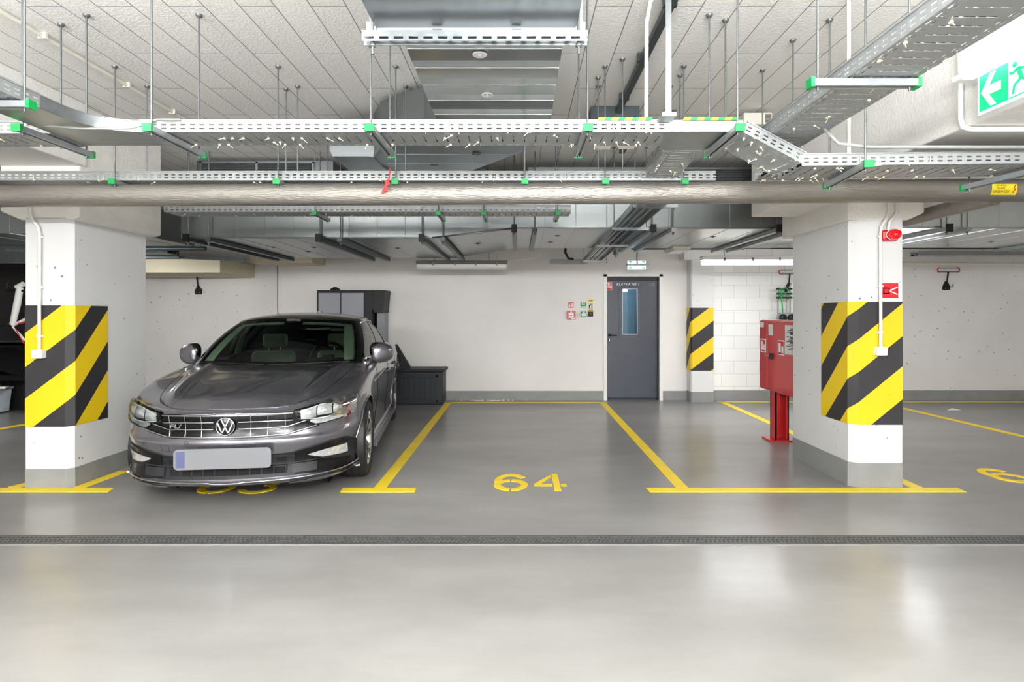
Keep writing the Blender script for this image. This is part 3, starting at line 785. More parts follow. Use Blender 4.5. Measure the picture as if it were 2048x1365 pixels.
for s_ in (1, -1):
    b = MB(); xs = lsp(.46, .862, 22)
    patch(b, [s_*x for x in xs], curve([(.46, .235), (.70, .215), (.82, .212), (.862, .27)], xs), curve([(.46, .405), (.60, .432), (.70, .452), (.80, .455), (.862, .39)], xs), .012, 8)
    ff = cpart(b, 'fog_lamp_frame', 'gloss_black')
    b = MB(); xs = lsp(.55, .838, 16)
    patch(b, [s_*x for x in xs], curve([(.55, .36), (.64, .318), (.74, .300), (.838, .285)], xs), curve([(.55, .365), (.66, .402), (.74, .42), (.81, .425), (.838, .40)], xs), .016, 5)
    cpart(b, 'fog_recess', 'dark_plastic', ff)
    b = MB(); xs = lsp(.545, .785, 12)
    patch(b, [s_*x for x in xs], curve([(.545, .374), (.63, .340), (.72, .333), (.785, .330)], xs), curve([(.545, .378), (.64, .398), (.72, .405), (.785, .408)], xs), .020, 5)
    cpart(b, 'fog_lamp', 'lens_silver', ff)
    b = MB(); patch(b, [s_*x for x in lsp(.44, .60, 8)], [.245]*8, [.31]*8, .016, 3); cpart(b, 'air_guide', 'grid_plastic', ff)
b = MB()
ftube(b, [(-.86, .262), (-.84, .238), (-.75, .222), (-.5, .212), (-.25, .206), (0, .204), (.25, .206), (.5, .212), (.75, .222), (.84, .238), (.86, .262)], .0055, .022, 8)
cpart(b, 'lower_trim_strip', 'chrome', low)
b = MB()
for s_ in (1, -1):
    xs = lsp(.42, .885, 18); patch(b, [s_*x for x in xs], curve([(.42, .182), (.6, .176), (.885, .185)], xs), curve([(.42, .19), (.6, .196), (.80, .20), (.885, .26)], xs), .02, 3)
cpart(b, 'lip_spoiler', 'car_paint')
# number plate without characters
b = MB()
py_ = -.925
b.prism([(x, z) for x, z in [(-.30+.03*math.cos(a), .35+.03*math.sin(a)) for a in [PI+k*PI/12 for k in range(7)]]+[(.30+.03*math.cos(a), .35+.03*math.sin(a)) for a in [1.5*PI+k*PI/12 for k in range(7)]]+[(.30+.03*math.cos(a), .435+.03*math.sin(a)) for a in [k*PI/12 for k in range(7)]]+[(-.30+.03*math.cos(a), .435+.03*math.sin(a)) for a in [.5*PI+k*PI/12 for k in range(7)]]], py_, py_+.012, 0, lambda x, z, y: (x, y, z))
npl = cpart(b, 'number_plate', 'plate')
b = MB().box(-.315, -.255, py_-.001, py_+.002, .335, .45); cpart(b, 'blue_field', 'plate_blue', npl)
b = MB().box(-.2, .2, py_+.011, -.83, .34, .44); cpart(b, 'plate_holder', 'black')
b = MB()
for x, z in [(-.60, .485), (-.27, .50), (.27, .455), (.63, .515)]:
    b = MB(); p, q = surf(x, z); b.tube([p+Vector((.011*math.cos(k*PI/8), -.003, .011*math.sin(k*PI/8))) for k in range(16)], .0016, 5, closed=True)
    cpart(b, 'parking_sensor', 'dark_plastic')
b = MB(); pts = [(-.46, .43), (-.40, .43), (-.40, .475), (-.46, .475)]
b.tube([surf(x, z)[0]+Vector((0, -.001, 0)) for x, z in pts], .0013, 5, closed=True); cpart(b, 'tow_eye_cover', 'dark_plastic')
# wipers
b = MB(); b.tube([(-.05, .385, .955), (.3, .415, .962), (.66, .50, .972)], .006, 6); cpart(b, 'wiper', 'black')
b = MB(); b.tube([(-.66, .49, .972), (-.35, .42, .964), (-.1, .39, .957)], .006, 6); cpart(b, 'wiper', 'black')
# side seams, handles, sill
b = MB()
for s_ in (1, -1):
    for yy in (.62, 1.66):
        b = MB(); b.tube([sidept(yy+(.04*(z-.6) if yy < 1 else .06*(z-.5)), z, s_)+Vector((s_*.0005, 0, 0)) for z in [.30+.06*i for i in range(11)]], .0035, 5); cpart(b, 'door_gap', 'shadow_gap')
    b = MB(); b.tube([sidept(2.62-.5*max(0, .62-z), z, s_) for z in [.42+.06*i for i in range(9)]], .0035, 5); cpart(b, 'door_gap', 'shadow_gap')
b = MB()
for s_ in (1, -1): b.tube([sidept(.40+.1*i, .792+.0025*i, s_)+Vector((s_*.0015, 0, 0)) for i in range(31)], .0045, 6)
cpart(b, 'shoulder_crease', 'car_paint')
for yy in (1.42, 2.42):
    for s_ in (1, -1):
        b = MB(); b.tube([sidept(yy-.11, .80, s_), sidept(yy-.09, .80, s_)+Vector((s_*.035, 0, 0)), sidept(yy+.08, .805, s_)+Vector((s_*.035, 0, 0)), sidept(yy+.1, .805, s_)], .011, 8)
        cpart(b, 'door_handle', 'car_paint')
b = MB()
for s_ in (1, -1): b.box(s_*.80 if s_ > 0 else -.93, s_*.93 if s_ > 0 else -.80, .38, 2.42, .17, .235)
cpart(b, 'sill', 'car_paint')
b = MB()
for s_ in (1, -1): b.tube([sidept(.42+.1*i, .285, s_)+Vector((s_*.004, 0, 0)) for i in range(21)], .007, 6)
cpart(b, 'sill_trim', 'chrome')
b = MB()
for s_ in (1, -1):
    for wy in WHY:
        P_ = []
        for k in range(0, 25):
            a = -.35+ (PI+.7)*k/24; y, z = wy+(WR+.006)*math.cos(a), WZ+(WR+.006)*math.sin(a)
            if z < .23: continue
            p = sidept(y+.0, z, s_); P_.append(Vector((p.x, y, z)))
        b.tube(P_, .009, 6)
cpart(b, 'arch_lip', 'car_paint')
# underbody and wheel wells
b = MB(); b.box(-.60, .60, -.68, 3.7, .17, .30); b.box(-.60, .60, -.6, .35, .3, .70); b.box(-.86, .86, .42, 2.38, .19, .5)
cpart(b, 'underbody', 'interior_dark')
b = MB()
for s_ in (1, -1):
    for wy in WHY:
        rows = [[Vector((s_*x, wy+(WR+.005)*math.cos(a), WZ+(WR+.005)*math.sin(a))) for a in [-.5+(PI+1)*k/20 for k in range(21)]] for x in (.58, .905)]
        b.grid(rows); b.add([(s_*.6, wy+.4*math.cos(2*PI*k/20), WZ+.4*math.sin(2*PI*k/20)) for k in range(20)], [tuple(range(20))])
cpart(b, 'wheel_liner', 'black')
# door mirrors
for s_ in (1, -1):
    def sup(cx_, cy_, cz_, rx, ry, rz, mb, mi=0, n_=24, m=14, e1=.75, ylim=None):
        rows = []
        for i in range(m+1):
            ph_ = -PI/2+PI*i/m; row = []
            for k in range(n_+1):
                th_ = 2*PI*k/n_
                f_ = lambda v, e: math.copysign(abs(v)**e, v)
                x = f_(math.cos(ph_), e1)*f_(math.cos(th_), e1); y = f_(math.cos(ph_), e1)*f_(math.sin(th_), 1); z = f_(math.sin(ph_), e1)
                X = x*rx; Zz = z*rz*(1-.18*x*1)
                row.append(Vector((s_*(cx_+X), cy_+y*ry*(1 if y < 0 else .35)+.05*x, cz_+Zz)))
            rows.append(row)
        mb.grid(rows, mi)
    b = MB(); sup(.935, .86, 1.03, .112, .09, .102, b); mo = cpart(b, 'door_mirror', 'car_paint')
    b = MB(); sup(.915, .862, 1.058, .104, .084, .080, b); cpart(b, 'upper_cap', 'gloss_black', mo)
    b = MB(); b.bar((s_*.80, .84, .962), (s_*.90, .86, .965), .05, .03); b.bar((s_*.86, .86, .95), (s_*.92, .86, .96), .06, .025); cpart(b, 'mirror_foot', 'black', mo)
    b = MB(); b.obox((s_*.93, .899, 1.035), (1, s_*.3, 0), (0, 0, 1), (0, 1, 0), .080, .065, .003); cpart(b, 'mirror_pane', 'mirror_glass', mo)
# wheels
for (s_, wy) in [(1, 0), (-1, 0), (1, 2.79), (-1, 2.79)]:
    c_ = Vector((s_*.793, wy, WZ)); ax = Vector((s_, 0, 0))
    b = MB(); b.lathe([(.232, -.105), (.262, -.117), (.31, -.117), (.330, -.095), (.335, -.05), (.335, .05), (.330, .095), (.312, .115), (.262, .119), (.234, .107)], c_, ax, 48)
    for g_ in (-.055, 0, .055): b.tube([c_+ax*g_+Vector((0, .3352*math.cos(2*PI*k/40), .3352*math.sin(2*PI*k/40))) for k in range(40)], .004, 5, 1, closed=True)
    wh = cpart(b, 'wheel', ['rubber', 'shadow_gap'])
    b = MB(); b.lathe([(.236, .109), (.232, .112), (.222, .100), (.215, .03), (.212, -.10)], c_, ax, 40); b.lathe([(.0, .03), (.21, .02)], c_-ax*.06, ax, 32, 1)
    cpart(b, 'rim', ['rim_polished', 'rim_dark'], wh)
    b = MB(); b.lathe([(0, .082), (.03, .082), (.052, .074), (.058, .05)], c_, ax, 24)
    for k in range(5):
        a0 = 2*PI*k/5+PI/2
        for da in (-.20, .20):
            def pt(r_, a_, h_): return c_+ax*h_+Vector((0, r_*math.cos(a_), r_*math.sin(a_)))
            p, q = pt(.045, a0+da*.9, .07), pt(.226, a0+da*1.15, .100)
            b.bar(p, q, .020, .03, 0, up=ax); b.bar(p-ax*.014, q-ax*.014, .036, .03, 1, up=ax)
    cpart(b, 'spokes', ['rim_polished', 'rim_dark'], wh)
    b = MB(); b.lathe([(.0, .03), (.165, .03), (.165, .0), (0, 0)], c_-ax*.04, ax, 32); cpart(b, 'brake_disc', 'steel', wh)
# interior
b = MB(); b.box(-.70, .70, .55, 3.1, .45, .55); b.box(-.74, .74, 2.7, 3.2, .5, 1.0)
b.grid([[Vector((x, y, z)) for x in (-.72, -.3, 0, .3, .72)] for y, z in [(.42, .94), (.60, .955), (.80, .94), (.86, .90), (.90, .6)]])
cpart(b, 'cabin', 'interior_dark')
b = MB()
b.tube([Vector((x, .70+.1*abs(x-.36), .965-1.3*(x-.36)**2)) for x in [.10+.026*i for i in range(21)]], .03, 8)
cpart(b, 'instrument_cover', 'interior_dark')
b = MB(); ghpatch(b, 2.50, 2.95, .03, .98, 4, 10, .045); ghpatch(b, .55, 2.55, .84, .95, 8, 3, .05); ghpatch(b, 6.0, 6.4, 0, 1, 2, 6, .035); ghpatch(b, .0, 3, .955, 1.0, 8, 2, .03)
cpart(b, 'pillar_trim', 'headliner', solid=.01)
b = MB(); b.grid([[p-Vector((0, 0, .03)) for p in r[1:-1]] for r in rr_[:24]]); cpart(b, 'headliner', 'headliner')
for x in (-.36, .36):
    b = MB(); b.obox((x, 1.60, .72), (1, 0, 0), (0, .28, 1), (0, 1, -.28), .24, .30, .06); b.obox((x, 1.38, .56), (1, 0, 0), (0, 1, .1), (0, -.1, 1), .25, .26, .07)
    st = cpart(b, 'front_seat', 'leather'); q = st.modifiers.new('bv', 'BEVEL'); q.width = .055; q.segments = 4
    b = MB(); b.obox((x, 1.72, 1.125), (1, 0, 0), (0, .15, 1), (0, 1, -.15), .135, .075, .045); hd = cpart(b, 'headrest', 'leather', st); q = hd.modifiers.new('bv', 'BEVEL'); q.width = .035; q.segments = 4
    b = MB(); b.cyl((x-.06, 1.69, .98), (x-.06, 1.71, 1.07), .007); b.cyl((x+.06, 1.69, .98), (x+.06, 1.71, 1.07), .007); cpart(b, 'headrest_posts', 'chrome', st)
b = MB(); b.obox((0, 2.55, .82), (1, 0, 0), (0, .3, 1), (0, 1, -.3), .62, .26, .07); rs = cpart(b, 'rear_seat', 'interior_dark')
for x in (-.36, 0, .36):
    b = MB(); b.obox((x, 2.66, 1.12), (1, 0, 0), (0, .15, 1), (0, 1, -.15), .12, .07, .045)
    o = cpart(b, 'rear_headrest', 'interior_dark', rs); q = o.modifiers.new('bv', 'BEVEL'); q.width = .03; q.segments = 3
sc_ = Vector((.36, 1.02, .955)); sa = Vector((0, .42, -.15)).normalized(); u_, v_ = Vector((1, 0, 0)), Vector((0, .34, .94)).normalized()
b = MB(); b.tube([sc_+(u_*math.cos(2*PI*k/36)+v_*math.sin(2*PI*k/36))*.182 for k in range(36)], .015, 10, closed=True)
b.obox(sc_, u_, v_, sa, .06, .045, .02); b.bar(sc_-u_*.17, sc_+u_*.17, .03, .015, up=sa); b.bar(sc_, sc_-v_*.17, .03, .015, up=sa)
b.tube([sc_+(u_*math.cos(a)+v_*math.sin(a))*.182 for a in (PI/2-.06, PI/2, PI/2+.06)], .0165, 10, 1)
cpart(b, 'steering_wheel', ['black', 'red_sign'])
b = MB(); b.obox((0, 1.12, 1.30), (1, 0, 0), (0, 1, 0), (0, 0, 1), .12, .015, .03); b.cyl((0, 1.10, 1.32), (0, 1.12, 1.38), .02); b.obox((0, 1.14, 1.355), (1, 0, 0), (0, 1, 0), (0, 0, 1), .07, .06, .02); cpart(b, 'rear_view_mirror', 'black')
b = MB(); b.obox((-.54, .62, 1.0), (1, 0, 0), (0, .9, .5), (0, -.5, .9), .05, .02, .002); cpart(b, 'windshield_sticker', 'plate_blue')

# left and right pieces become parts of their own
def split_axis(o, ax_, cut=0.0):
    n_ = o.copy(); n_.data = o.data.copy(); COL.objects.link(n_)
    for ob, sg in ((o, 1), (n_, -1)):
        bm = bmesh.new(); bm.from_mesh(ob.data)
        bmesh.ops.delete(bm, geom=[v for v in bm.verts if (v.co[ax_]-cut)*sg < 0], context='VERTS'); bm.to_mesh(ob.data); bm.free()
    return [o, n_]
for nm in ('pillar_trim', 'front_side_glass', 'rear_side_glass', 'centre_pillar', 'window_trim', 'belt_moulding', 'sill', 'sill_trim', 'hood_gap', 'shoulder_crease', 'lip_spoiler', 'arch_lip', 'wheel_liner', 'turn_signal'):
    for o in [c for c in car.children_recursive if c.name.split('.')[0] == nm and c.type == 'MESH' and nm != 'turn_signal']:
        two = split_axis(o, 0)
        if nm in ('wheel_liner', 'arch_lip'):
            for t_ in two: split_axis(t_, 1, 1.4)
# ---------------------------------------------------------------- overhead services
def perf(mb, O, U, V, ul, vl, per, rows, sl, sw, mi=0, stag=0):
    """perforated sheet: origin O, unit vectors U (along) and V (across); rows = centre distances of slot rows; slot sl long, sw wide"""
    O, U, V = Vector(O), Vector(U), Vector(V)
    vc = [0]
    for r_ in rows: vc += [r_-sw/2, r_+sw/2]
    vc.append(vl)
    n_ = int(ul/per)
    for j in range(len(vc)-1):
        if j % 2 == 0:
            mb.add([O+V*vc[j], O+U*ul+V*vc[j], O+U*ul+V*vc[j+1], O+V*vc[j+1]], [(0, 1, 2, 3)], mi)
        else:
            x = 0; off = stag*per*((j//2) % 2)
            for k in range(n_+1):
                a = k*per+off+(per-sl)/2; a = min(a, ul)
                if a > x+1e-6: mb.add([O+U*x+V*vc[j], O+U*a+V*vc[j], O+U*a+V*vc[j+1], O+U*x+V*vc[j+1]], [(0, 1, 2, 3)], mi)
                x = min(a+sl, ul)
            if x < ul-1e-6: mb.add([O+U*x+V*vc[j], O+U*ul+V*vc[j], O+U*ul+V*vc[j+1], O+U*x+V*vc[j+1]], [(0, 1, 2, 3)], mi)
def tray(name, p, q, wdt, label, h=.06, side=(0, 0, 1), trans=True, ties=0, cables=True, mats='galv_tray', group=None, seed=1):
    """cable tray: p -> q is the front lower edge, the tray's floor lies to the left of p->q"""
    p, q = Vector(p), Vector(q); L_ = (q-p).length; U = (q-p)/L_; Z = Vector((0, 0, 1)); V = Z.cross(U).normalized(); N = U.cross(V)
    t = MB(); per = .05
    perf(t, p, U, N, L_, h, per, [h*.30, h*.62], .026, .008)
    perf(t, p+V*wdt, U, N, L_, h, per, [h*.30, h*.62], .026, .008)
    # floor: longitudinal slots near the edges, transverse slots in the middle
    perf(t, p, U, V, L_, .045, per, [.018, .034], .026, .007)
    perf(t, p+V*(wdt-.045), U, V, L_, .045, per, [.012, .028], .026, .007)
    mid = wdt-.09
    perf(t, p+V*.045, U, V, L_, mid, per*1.2, [mid/2], .007, mid*.78)
    top = t
    for o_ in (0, wdt): top.bar(p+V*o_+N*(h), q+V*o_+N*(h), .012, .006)
    c = (p+q)/2; ob = t.build(name, mats, None, c, solid=.0015)
    tag(ob, label, 'cable tray', group)
    if ties:
        rnd = random.Random(seed)
        ob2 = []
        for k in range(ties):
            a = rnd.uniform(.03, L_-.03); b_ = rnd.choice([.02, .05, wdt*.4, wdt*.7, wdt-.03]); s0 = p+U*a+V*b_
            m_ = MB()
            if b_ < .03: s0 = p+U*a+N*rnd.uniform(.0, .02)-V*.002; m_.tube([s0+N*.03, s0+N*.01-V*.004, s0-N*.01-V*.006+U*rnd.uniform(-.01, .01)], .002, 5)
            d_ = U*rnd.uniform(-.03, .03)+V*rnd.uniform(-.02, .02)-N*rnd.uniform(.004, .02)
            m_.obox(s0-N*.004, U, V, N, .005, .005, .004); m_.tube([s0-N*.003, s0-N*.006+d_], .0019, 5)
            e_ = m_.build('cable_tie', 'tie', None); e_.parent = ob; e_.location = -c
    if cables:
        m_ = MB(); rnd = random.Random(seed+5)
        k = 0; x_ = .03
        while x_ < wdt-.02:
            r_ = rnd.choice([.006, .008, .011]); wob = [rnd.uniform(-.004, .004) for _ in range(6)]
            m_.tube([p+U*(L_*i/5)+V*(x_+wob[i])+N*(r_+.003) for i in range(6)], r_, 6, rnd.choice([0, 0, 1])); x_ += rnd.uniform(.02, .04)
        cb = m_.build('cable_bundle', ['pvc_black', 'cable_grey'], None, c)
        tag(cb, 'black and grey cables lying in the '+label, 'cables', None, 'stuff')
    return ob
def hanger(name, label, x, y0, y1, z, top=CEIL, rods=None, group=None, rr_=.005, chan='channel', x1=None, cap=True, w_=.041, rodtops=None):
    """trapeze hanger: U channel from (x,y0) to (x1,y1) below a tray, threaded rods to the ceiling, green end caps"""
    x1 = x if x1 is None else x1
    t = thing(name, label, 'tray hanger', (x, (y0+y1)/2, z), group)
    a, b_ = Vector((x, y0, z)), Vector((x1, y1, z)); d = (b_-a).normalized(); s_ = Vector((-d.y, d.x, 0))
    m_ = MB(); m_.bar(a, b_, w_, .004, up=(0, 0, 1))
    for k in (-1, 1): m_.bar(a+s_*k*(w_/2), b_+s_*k*(w_/2), .003, .026); m_.bar(a+s_*k*(w_/2-.007)-Vector((0, 0, .013)), b_+s_*k*(w_/2-.007)-Vector((0, 0, .013)), .012, .003)
    m_.build('channel', chan, t)
    if cap:
        for e_, dd in ((a, -1), (b_, 1)):
            m_ = MB(); m_.obox(e_+d*dd*.004+Vector((0, 0, .0)), d, s_, (0, 0, 1), .008, w_/2+.003, .019); m_.build('end_cap', 'green_cap', t)
    for i, fr_ in enumerate(rods if rods is not None else (.06, .94)):
        p = a+(b_-a)*fr_; tz = rodtops[i] if rodtops else top
        m_ = MB(); m_.cyl(p-Vector((0, 0, .03)), (p.x, p.y, tz), rr_, 8)
        m_.lathe([(0, 0), (.013, 0), (.020, .012), (.020, .016)], (p.x, p.y, tz-.016), (0, 0, 1), 12)
        m_.lathe([(0, 0), (.010, 0), (.010, .008), (0, .008)], (p.x, p.y, z+.008), (0, 0, 1), 6); m_.build('threaded_rod', 'steel', t)
    return t
# front tray and its fittings
ZA = 2.375
tray('cable_tray', (-1.98, 3.08, ZA), (.78, 3.08, ZA), .25, 'front cable tray crossing below the central duct', ties=46, seed=3)
tray('cable_tray', (-3.6, 3.10, ZA), (-2.46, 3.10, ZA), .25, 'short cable tray left of the curved plate under the left beam', ties=8, seed=4)
def plate_fit(name, poly, z, label, lip=None, lh=.06):
    m_ = MB(); m_.prism(poly, z, z+.002)
    if lip:
        for L_ in lip:
            m_.grid([[(a[0], a[1], z) for a in L_], [(a[0], a[1], z+lh) for a in L_]])
            m_.tube([(a[0], a[1], z+lh) for a in L_], .0035, 6)
    o = m_.build(name, 'galv', None, ((poly[0][0]+poly[2][0])/2, (poly[0][1]+poly[2][1])/2, z))
    return tag(o, label, 'tray fitting')
arc = [(-2.22+.0, 2.72)]+[(-2.0-.22*math.cos(a), 2.86+.22*math.sin(a)) for a in [k*PI/2/10 for k in range(11)]]
arc = [(-2.21, 2.72)]+[(-1.98-.23*math.cos(k*PI/20), 2.85+.23*math.sin(k*PI/20)) for k in range(11)]
plate_fit('tray_tee', [(-2.46, 2.72)]+arc+[(-1.98, 3.33), (-2.46, 3.33)], ZA, 'smooth curved steel tee plate joining the front tray to the left side tray', [arc, [(-1.98, 3.33), (-2.46, 3.33)]])
tray('cable_tray', (-2.46, 2.72, ZA), (-2.46, .3, ZA), .25, 'cable tray running back over the camera at the left edge', ties=14, seed=9)
plate_fit('tray_tee', [(.78, 3.08), (1.17, 3.08), (1.17, 3.33), (1.10, 3.36), (1.06, 3.43), (.84, 3.43), (.82, 3.37), (.78, 3.33)], ZA, 'smooth steel tee plate in the front tray near the yellow and green tape', [[(.78, 3.08), (1.17, 3.08)], [(.82, 3.37), (.84, 3.43)], [(1.06, 3.43), (1.10, 3.36), (1.17, 3.33)]])
# sloping piece and the lower right tray
tray('cable_tray', (1.17, 3.08, ZA), (1.50, 3.13, 2.225), .27, 'short cable tray sloping down right of the green capped hanger', ties=16, cables=False, seed=21)
tray('cable_tray', (1.50, 3.13, 2.212), (3.05, 3.10, 2.222), .30, 'lower right cable tray in front of the silver pipe and yellow warning label', ties=26, seed=22)
# tray towards the upper right corner of the photograph
tray('cable_tray', (1.60, .6, ZA), (1.60, 3.45, ZA), .28, 'wide perforated cable tray rising to the upper right corner', ties=26, seed=31)
# second tray, behind the first
tray('cable_tray', (-3.9, 4.14, 2.365), (1.38, 4.14, 2.365), .30, 'long cable tray lying directly above the silver pipe', ties=50, seed=41)
# tray behind the pipe in front of the duct
tray('cable_tray', (-3.34, 5.55, 2.39), (.49, 5.55, 2.39), .27, 'cable tray hanging behind the silver pipe before the big duct', ties=24, seed=51)
# branch towards the door
tray('cable_tray', (1.06, 3.43, ZA), (1.10, 4.08, ZA), .22, 'short branch tray leading back from the tee plate', cables=False, ties=6, seed=61)
lt2 = MB()
for k in range(5): lt2.bar((1.0+.0625*k, 4.45, 2.40), (1.0+.0625*k, 9.2, 2.26), .008 if k in (0, 4) else .022, .06 if k in (0, 4) else .004, k % 4 and 0)
lt2.bar((1.03, 4.45, 2.405), (1.03, 9.2, 2.265), .03, .02, 1); lt2.bar((1.10, 4.45, 2.408), (1.10, 9.2, 2.268), .03, .02, 1); lt2.bar((1.16, 4.45, 2.405), (1.16, 9.2, 2.265), .025, .02, 1); lt2.bar((1.22, 4.45, 2.408), (1.22, 9.2, 2.268), .03, .02, 1)
tag(lt2.build('cable_tray', ['galv', 'pvc_black'], None, (1.12, 6.8, 2.33)), 'long cable tray running back towards the door', 'cable tray')
tray('cable_tray', (.5, 9.35, 2.24), (1.1, 9.35, 2.24), .2, 'small cable tray on the back wall left of the exit lamp', cables=False)
tray('cable_tray', (1.6, 3.75, 2.33), (2.1, 3.75, 2.33), .25, 'small cable tray above the pipe behind the sloping tray', ties=14, seed=71)
tray('cable_tray', (6.1, 9.0, 2.33), (8.6, 9.0, 2.33), .2, 'cable tray on the wall right of the right column', ties=10, seed=72)
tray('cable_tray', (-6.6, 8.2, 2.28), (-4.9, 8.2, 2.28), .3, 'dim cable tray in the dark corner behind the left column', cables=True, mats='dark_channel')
# hangers
for x, lab in [(-3.12, 'green capped hanger at the left picture edge below the front tray'), (-2.50, 'green capped hanger below the left curved tee plate'), (-1.85, 'green capped hanger of the front tray, right of the curved tee'),
               (-.745, 'green capped hanger of the front tray, left of the big duct'), (.345, 'green capped hanger of the front tray, right of the big duct'), (1.10, 'green capped hanger at the right end of the front tray')]:
    hanger('tray_hanger', lab, x, 2.94, 3.44, ZA-.022)
hanger('tray_hanger', 'green capped hanger crosswise under the upper left tray', -2.60, 2.62, 2.62, ZA-.022, x1=-2.17) 
hanger('tray_hanger', 'green capped hanger crosswise under the upper right tray', 1.18, 2.38, 2.38, ZA-.022, x1=1.60)
hanger('tray_hanger', 'green capped hanger of the lower right tray above the column', 1.77, 2.99, 3.5, 2.185, x1=1.83)
hanger('tray_hanger', 'hanger of the lower right tray beside the yellow warning label', 2.75, 2.99, 3.55, 2.185, x1=2.68)
for x, lab in [(-2.82, 'above the pipe over the left column'), (-1.68, 'above the pipe left of the red ribbon'), (-.86, 'above the pipe at the red ribbon'), (.04, 'above the pipe below the central duct'), (.60, 'above the pipe near the white detector boxes'), (1.15, 'above the pipe at its right end')]:
    hanger('tray_hanger', 'green capped rear tray hanger '+lab, x, 4.09, 4.50, 2.345)
for x, lab in [(-1.91, 'first from the left'), (-.755, 'second from the left'), (-.33, 'third from the left'), (.365, 'the rightmost')]:
    hanger('tray_hanger', 'green capped hanger of the tray behind the pipe, '+lab, x, 5.50, 5.90, 2.37)
for y, lab in [(5.0, 'nearest to the pipe'), (6.1, 'second behind the pipe'), (7.3, 'third behind the pipe'), (8.9, 'nearest to the back wall')]:
    hanger('tray_hanger', 'hanger under the tray running to the door, '+lab, .96, y, y, 2.40-.14*(y-4.5)/4.7-.045, x1=1.34, cap=False, chan='galv', w_=.05)
# single rods seen in front of and beside the ducts
for (px, py, Y, z) in [(1451, 40, 3.47, ZA), (1586, 78, 3.72, 2.40), (1525, 140, 4.18, 2.40), (1360, 150, 4.27, 2.40), (1245, 118, 4.0, 2.43), (1196, 155, 4.31, 2.43), (122, 48, 3.52, 2.44), (572, 178, 4.53, 2.43)]:
    p = W(px, py, Y); m_ = MB(); m_.cyl((p.x, Y, z-.03), (p.x, Y, CEIL), .005, 8); m_.lathe([(0, 0), (.013, 0), (.02, .012), (.02, .016)], (p.x, Y, CEIL-.016), (0, 0, 1), 12)
    o = m_.build('threaded_rod', 'steel', None, (p.x, Y, z))
    lab = {1451: 'single threaded rod from the ceiling, tallest over the right tee plate', 1586: 'single threaded rod left of the upper right tray', 1525: 'single threaded rod between two taller ones right of the grey flat bar', 1360: 'single threaded rod just right of the grey flat bar',
           1245: 'single threaded rod beside the dark ceiling channel', 1196: 'short threaded rod right of the central duct', 122: 'single threaded rod over the left curved tee plate', 572: 'short threaded rod from the ceiling left of the central duct'}[px]
    tag(o, lab, 'threaded rod')
# silver pipe
m_ = MB(); P0, P1 = Vector((-5.2, 4.17, 2.252)), Vector((5.6, 4.17, 2.305)); N_ = 60
m_.tube([P0+(P1-P0)*i/N_ for i in range(N_+1)], .077, 28)
for t_ in (.13, .33, .475, .60, .79, .86):
    c_ = P0+(P1-P0)*t_; m_.tube([c_, c_+(P1-P0).normalized()*.05], .0785, 28, cap=False)
pipe = tag(m_.build('insulated_pipe', 'foil', None, (0, 4.17, 2.28)), 'silver foil insulated pipe crossing the whole picture', 'pipe')
# label on the pipe
lt_ = thing('pipe_label', 'yellow warning label with black lettering on the silver pipe', 'label', (3.3, 4.08, 2.3))
m_ = MB(); x0_, x1_ = wx(1987, 4.09)-.01, wx(2035, 4.09); pc = P0+(P1-P0)*((3.4+5.2)/10.8)
def onpipe(x, a, r_=.0795): return Vector((x, pc.y-r_*math.cos(a), pc.z+r_*math.sin(a)))
m_.grid([[onpipe(x0_+(x1_-x0_)*i/3+.01*math.sin(a), a) for a in [-.55+1.0*k/10 for k in range(11)]] for i in range(4)])
m_.build('label_sheet', 'yellow_sign', lt_)
for i, (tx, a) in enumerate([('UWAGA', .30), ('KABEL', .05), ('GRZEWCZY', -.22)]):
    text_mesh('lettering', tx, .021, 'ink', lambda x, y, a=a: onpipe(x0_+.066+x, a+y/.08, .0803), lt_)
m_ = MB(); m_.tube([onpipe(x1_-.012, .32, .081), onpipe(x1_-.026, .03, .081), onpipe(x1_-.013, .05, .081), onpipe(x1_-.03, -.35, .081)], .003, 5); m_.build('red_bolt_mark', 'red_sign', lt_)
# branch pipe behind the right capital
m_ = MB(); m_.tube([(3.43, 4.25, 2.268), (3.43, 4.4, 2.268), (3.43, 5.0, 2.262), (3.43, 6.25, 2.258)], .058, 20); m_.tube([(3.43, 4.62, 2.267), (3.43, 4.66, 2.267)], .060, 20)
tag(m_.build('insulated_pipe', 'foil', None, (3.43, 5, 2.26)), 'foil wrapped branch pipe running back beside the right capital', 'pipe')
# ---- central duct
def sheet_duct(mb, x0, x1, y0, y1, z0, z1, seg=.24, axis='y'):
    mb.box(x0, x1, y0, y1, z0, z1)
    if axis == 'y':
        y = y0+seg
        while y < y1: mb.tube([(x0-.002, y, z0), (x1+.002, y, z0)], .004, 6); y += seg
    else:
        x = x0+seg
        while x < x1: mb.tube([(x, y0, z0), (x, y0, z1)], .0035, 6); mb.tube([(x, y0, z0), (x, y1, z0)], .0035, 6); x += seg
ZD = 2.752
cd = thing('ventilation_duct', 'large galvanised duct coming from above the camera with elbow', 'duct', (-.17, 3.2, ZD))
m_ = MB(); m_.box(-.60, .24, .8, 2.47, 2.62, 3.12); m_.build('front_section', 'duct_metal', cd)
m_ = MB(); m_.box(-.625, .265, 2.465, 2.505, 2.585, 3.125)
for x in (-.615, .255):
    m_.box(x-.02, x+.02, 2.452, 2.466, 2.58, 2.64)
m_.build('flange', 'galv_tray', cd)
m_ = MB(); m_.box(-.36, -.32, 2.45, 2.462, 2.575, 2.61); m_.box(-.03, .01, 2.45, 2.462, 2.575, 2.61); m_.build('clamp', 'steel', cd)
m_ = MB()
y = 2.5; k = 0
yy = [2.505, 2.72, 2.95, 3.18, 3.42, 3.66, 3.92, 4.18]
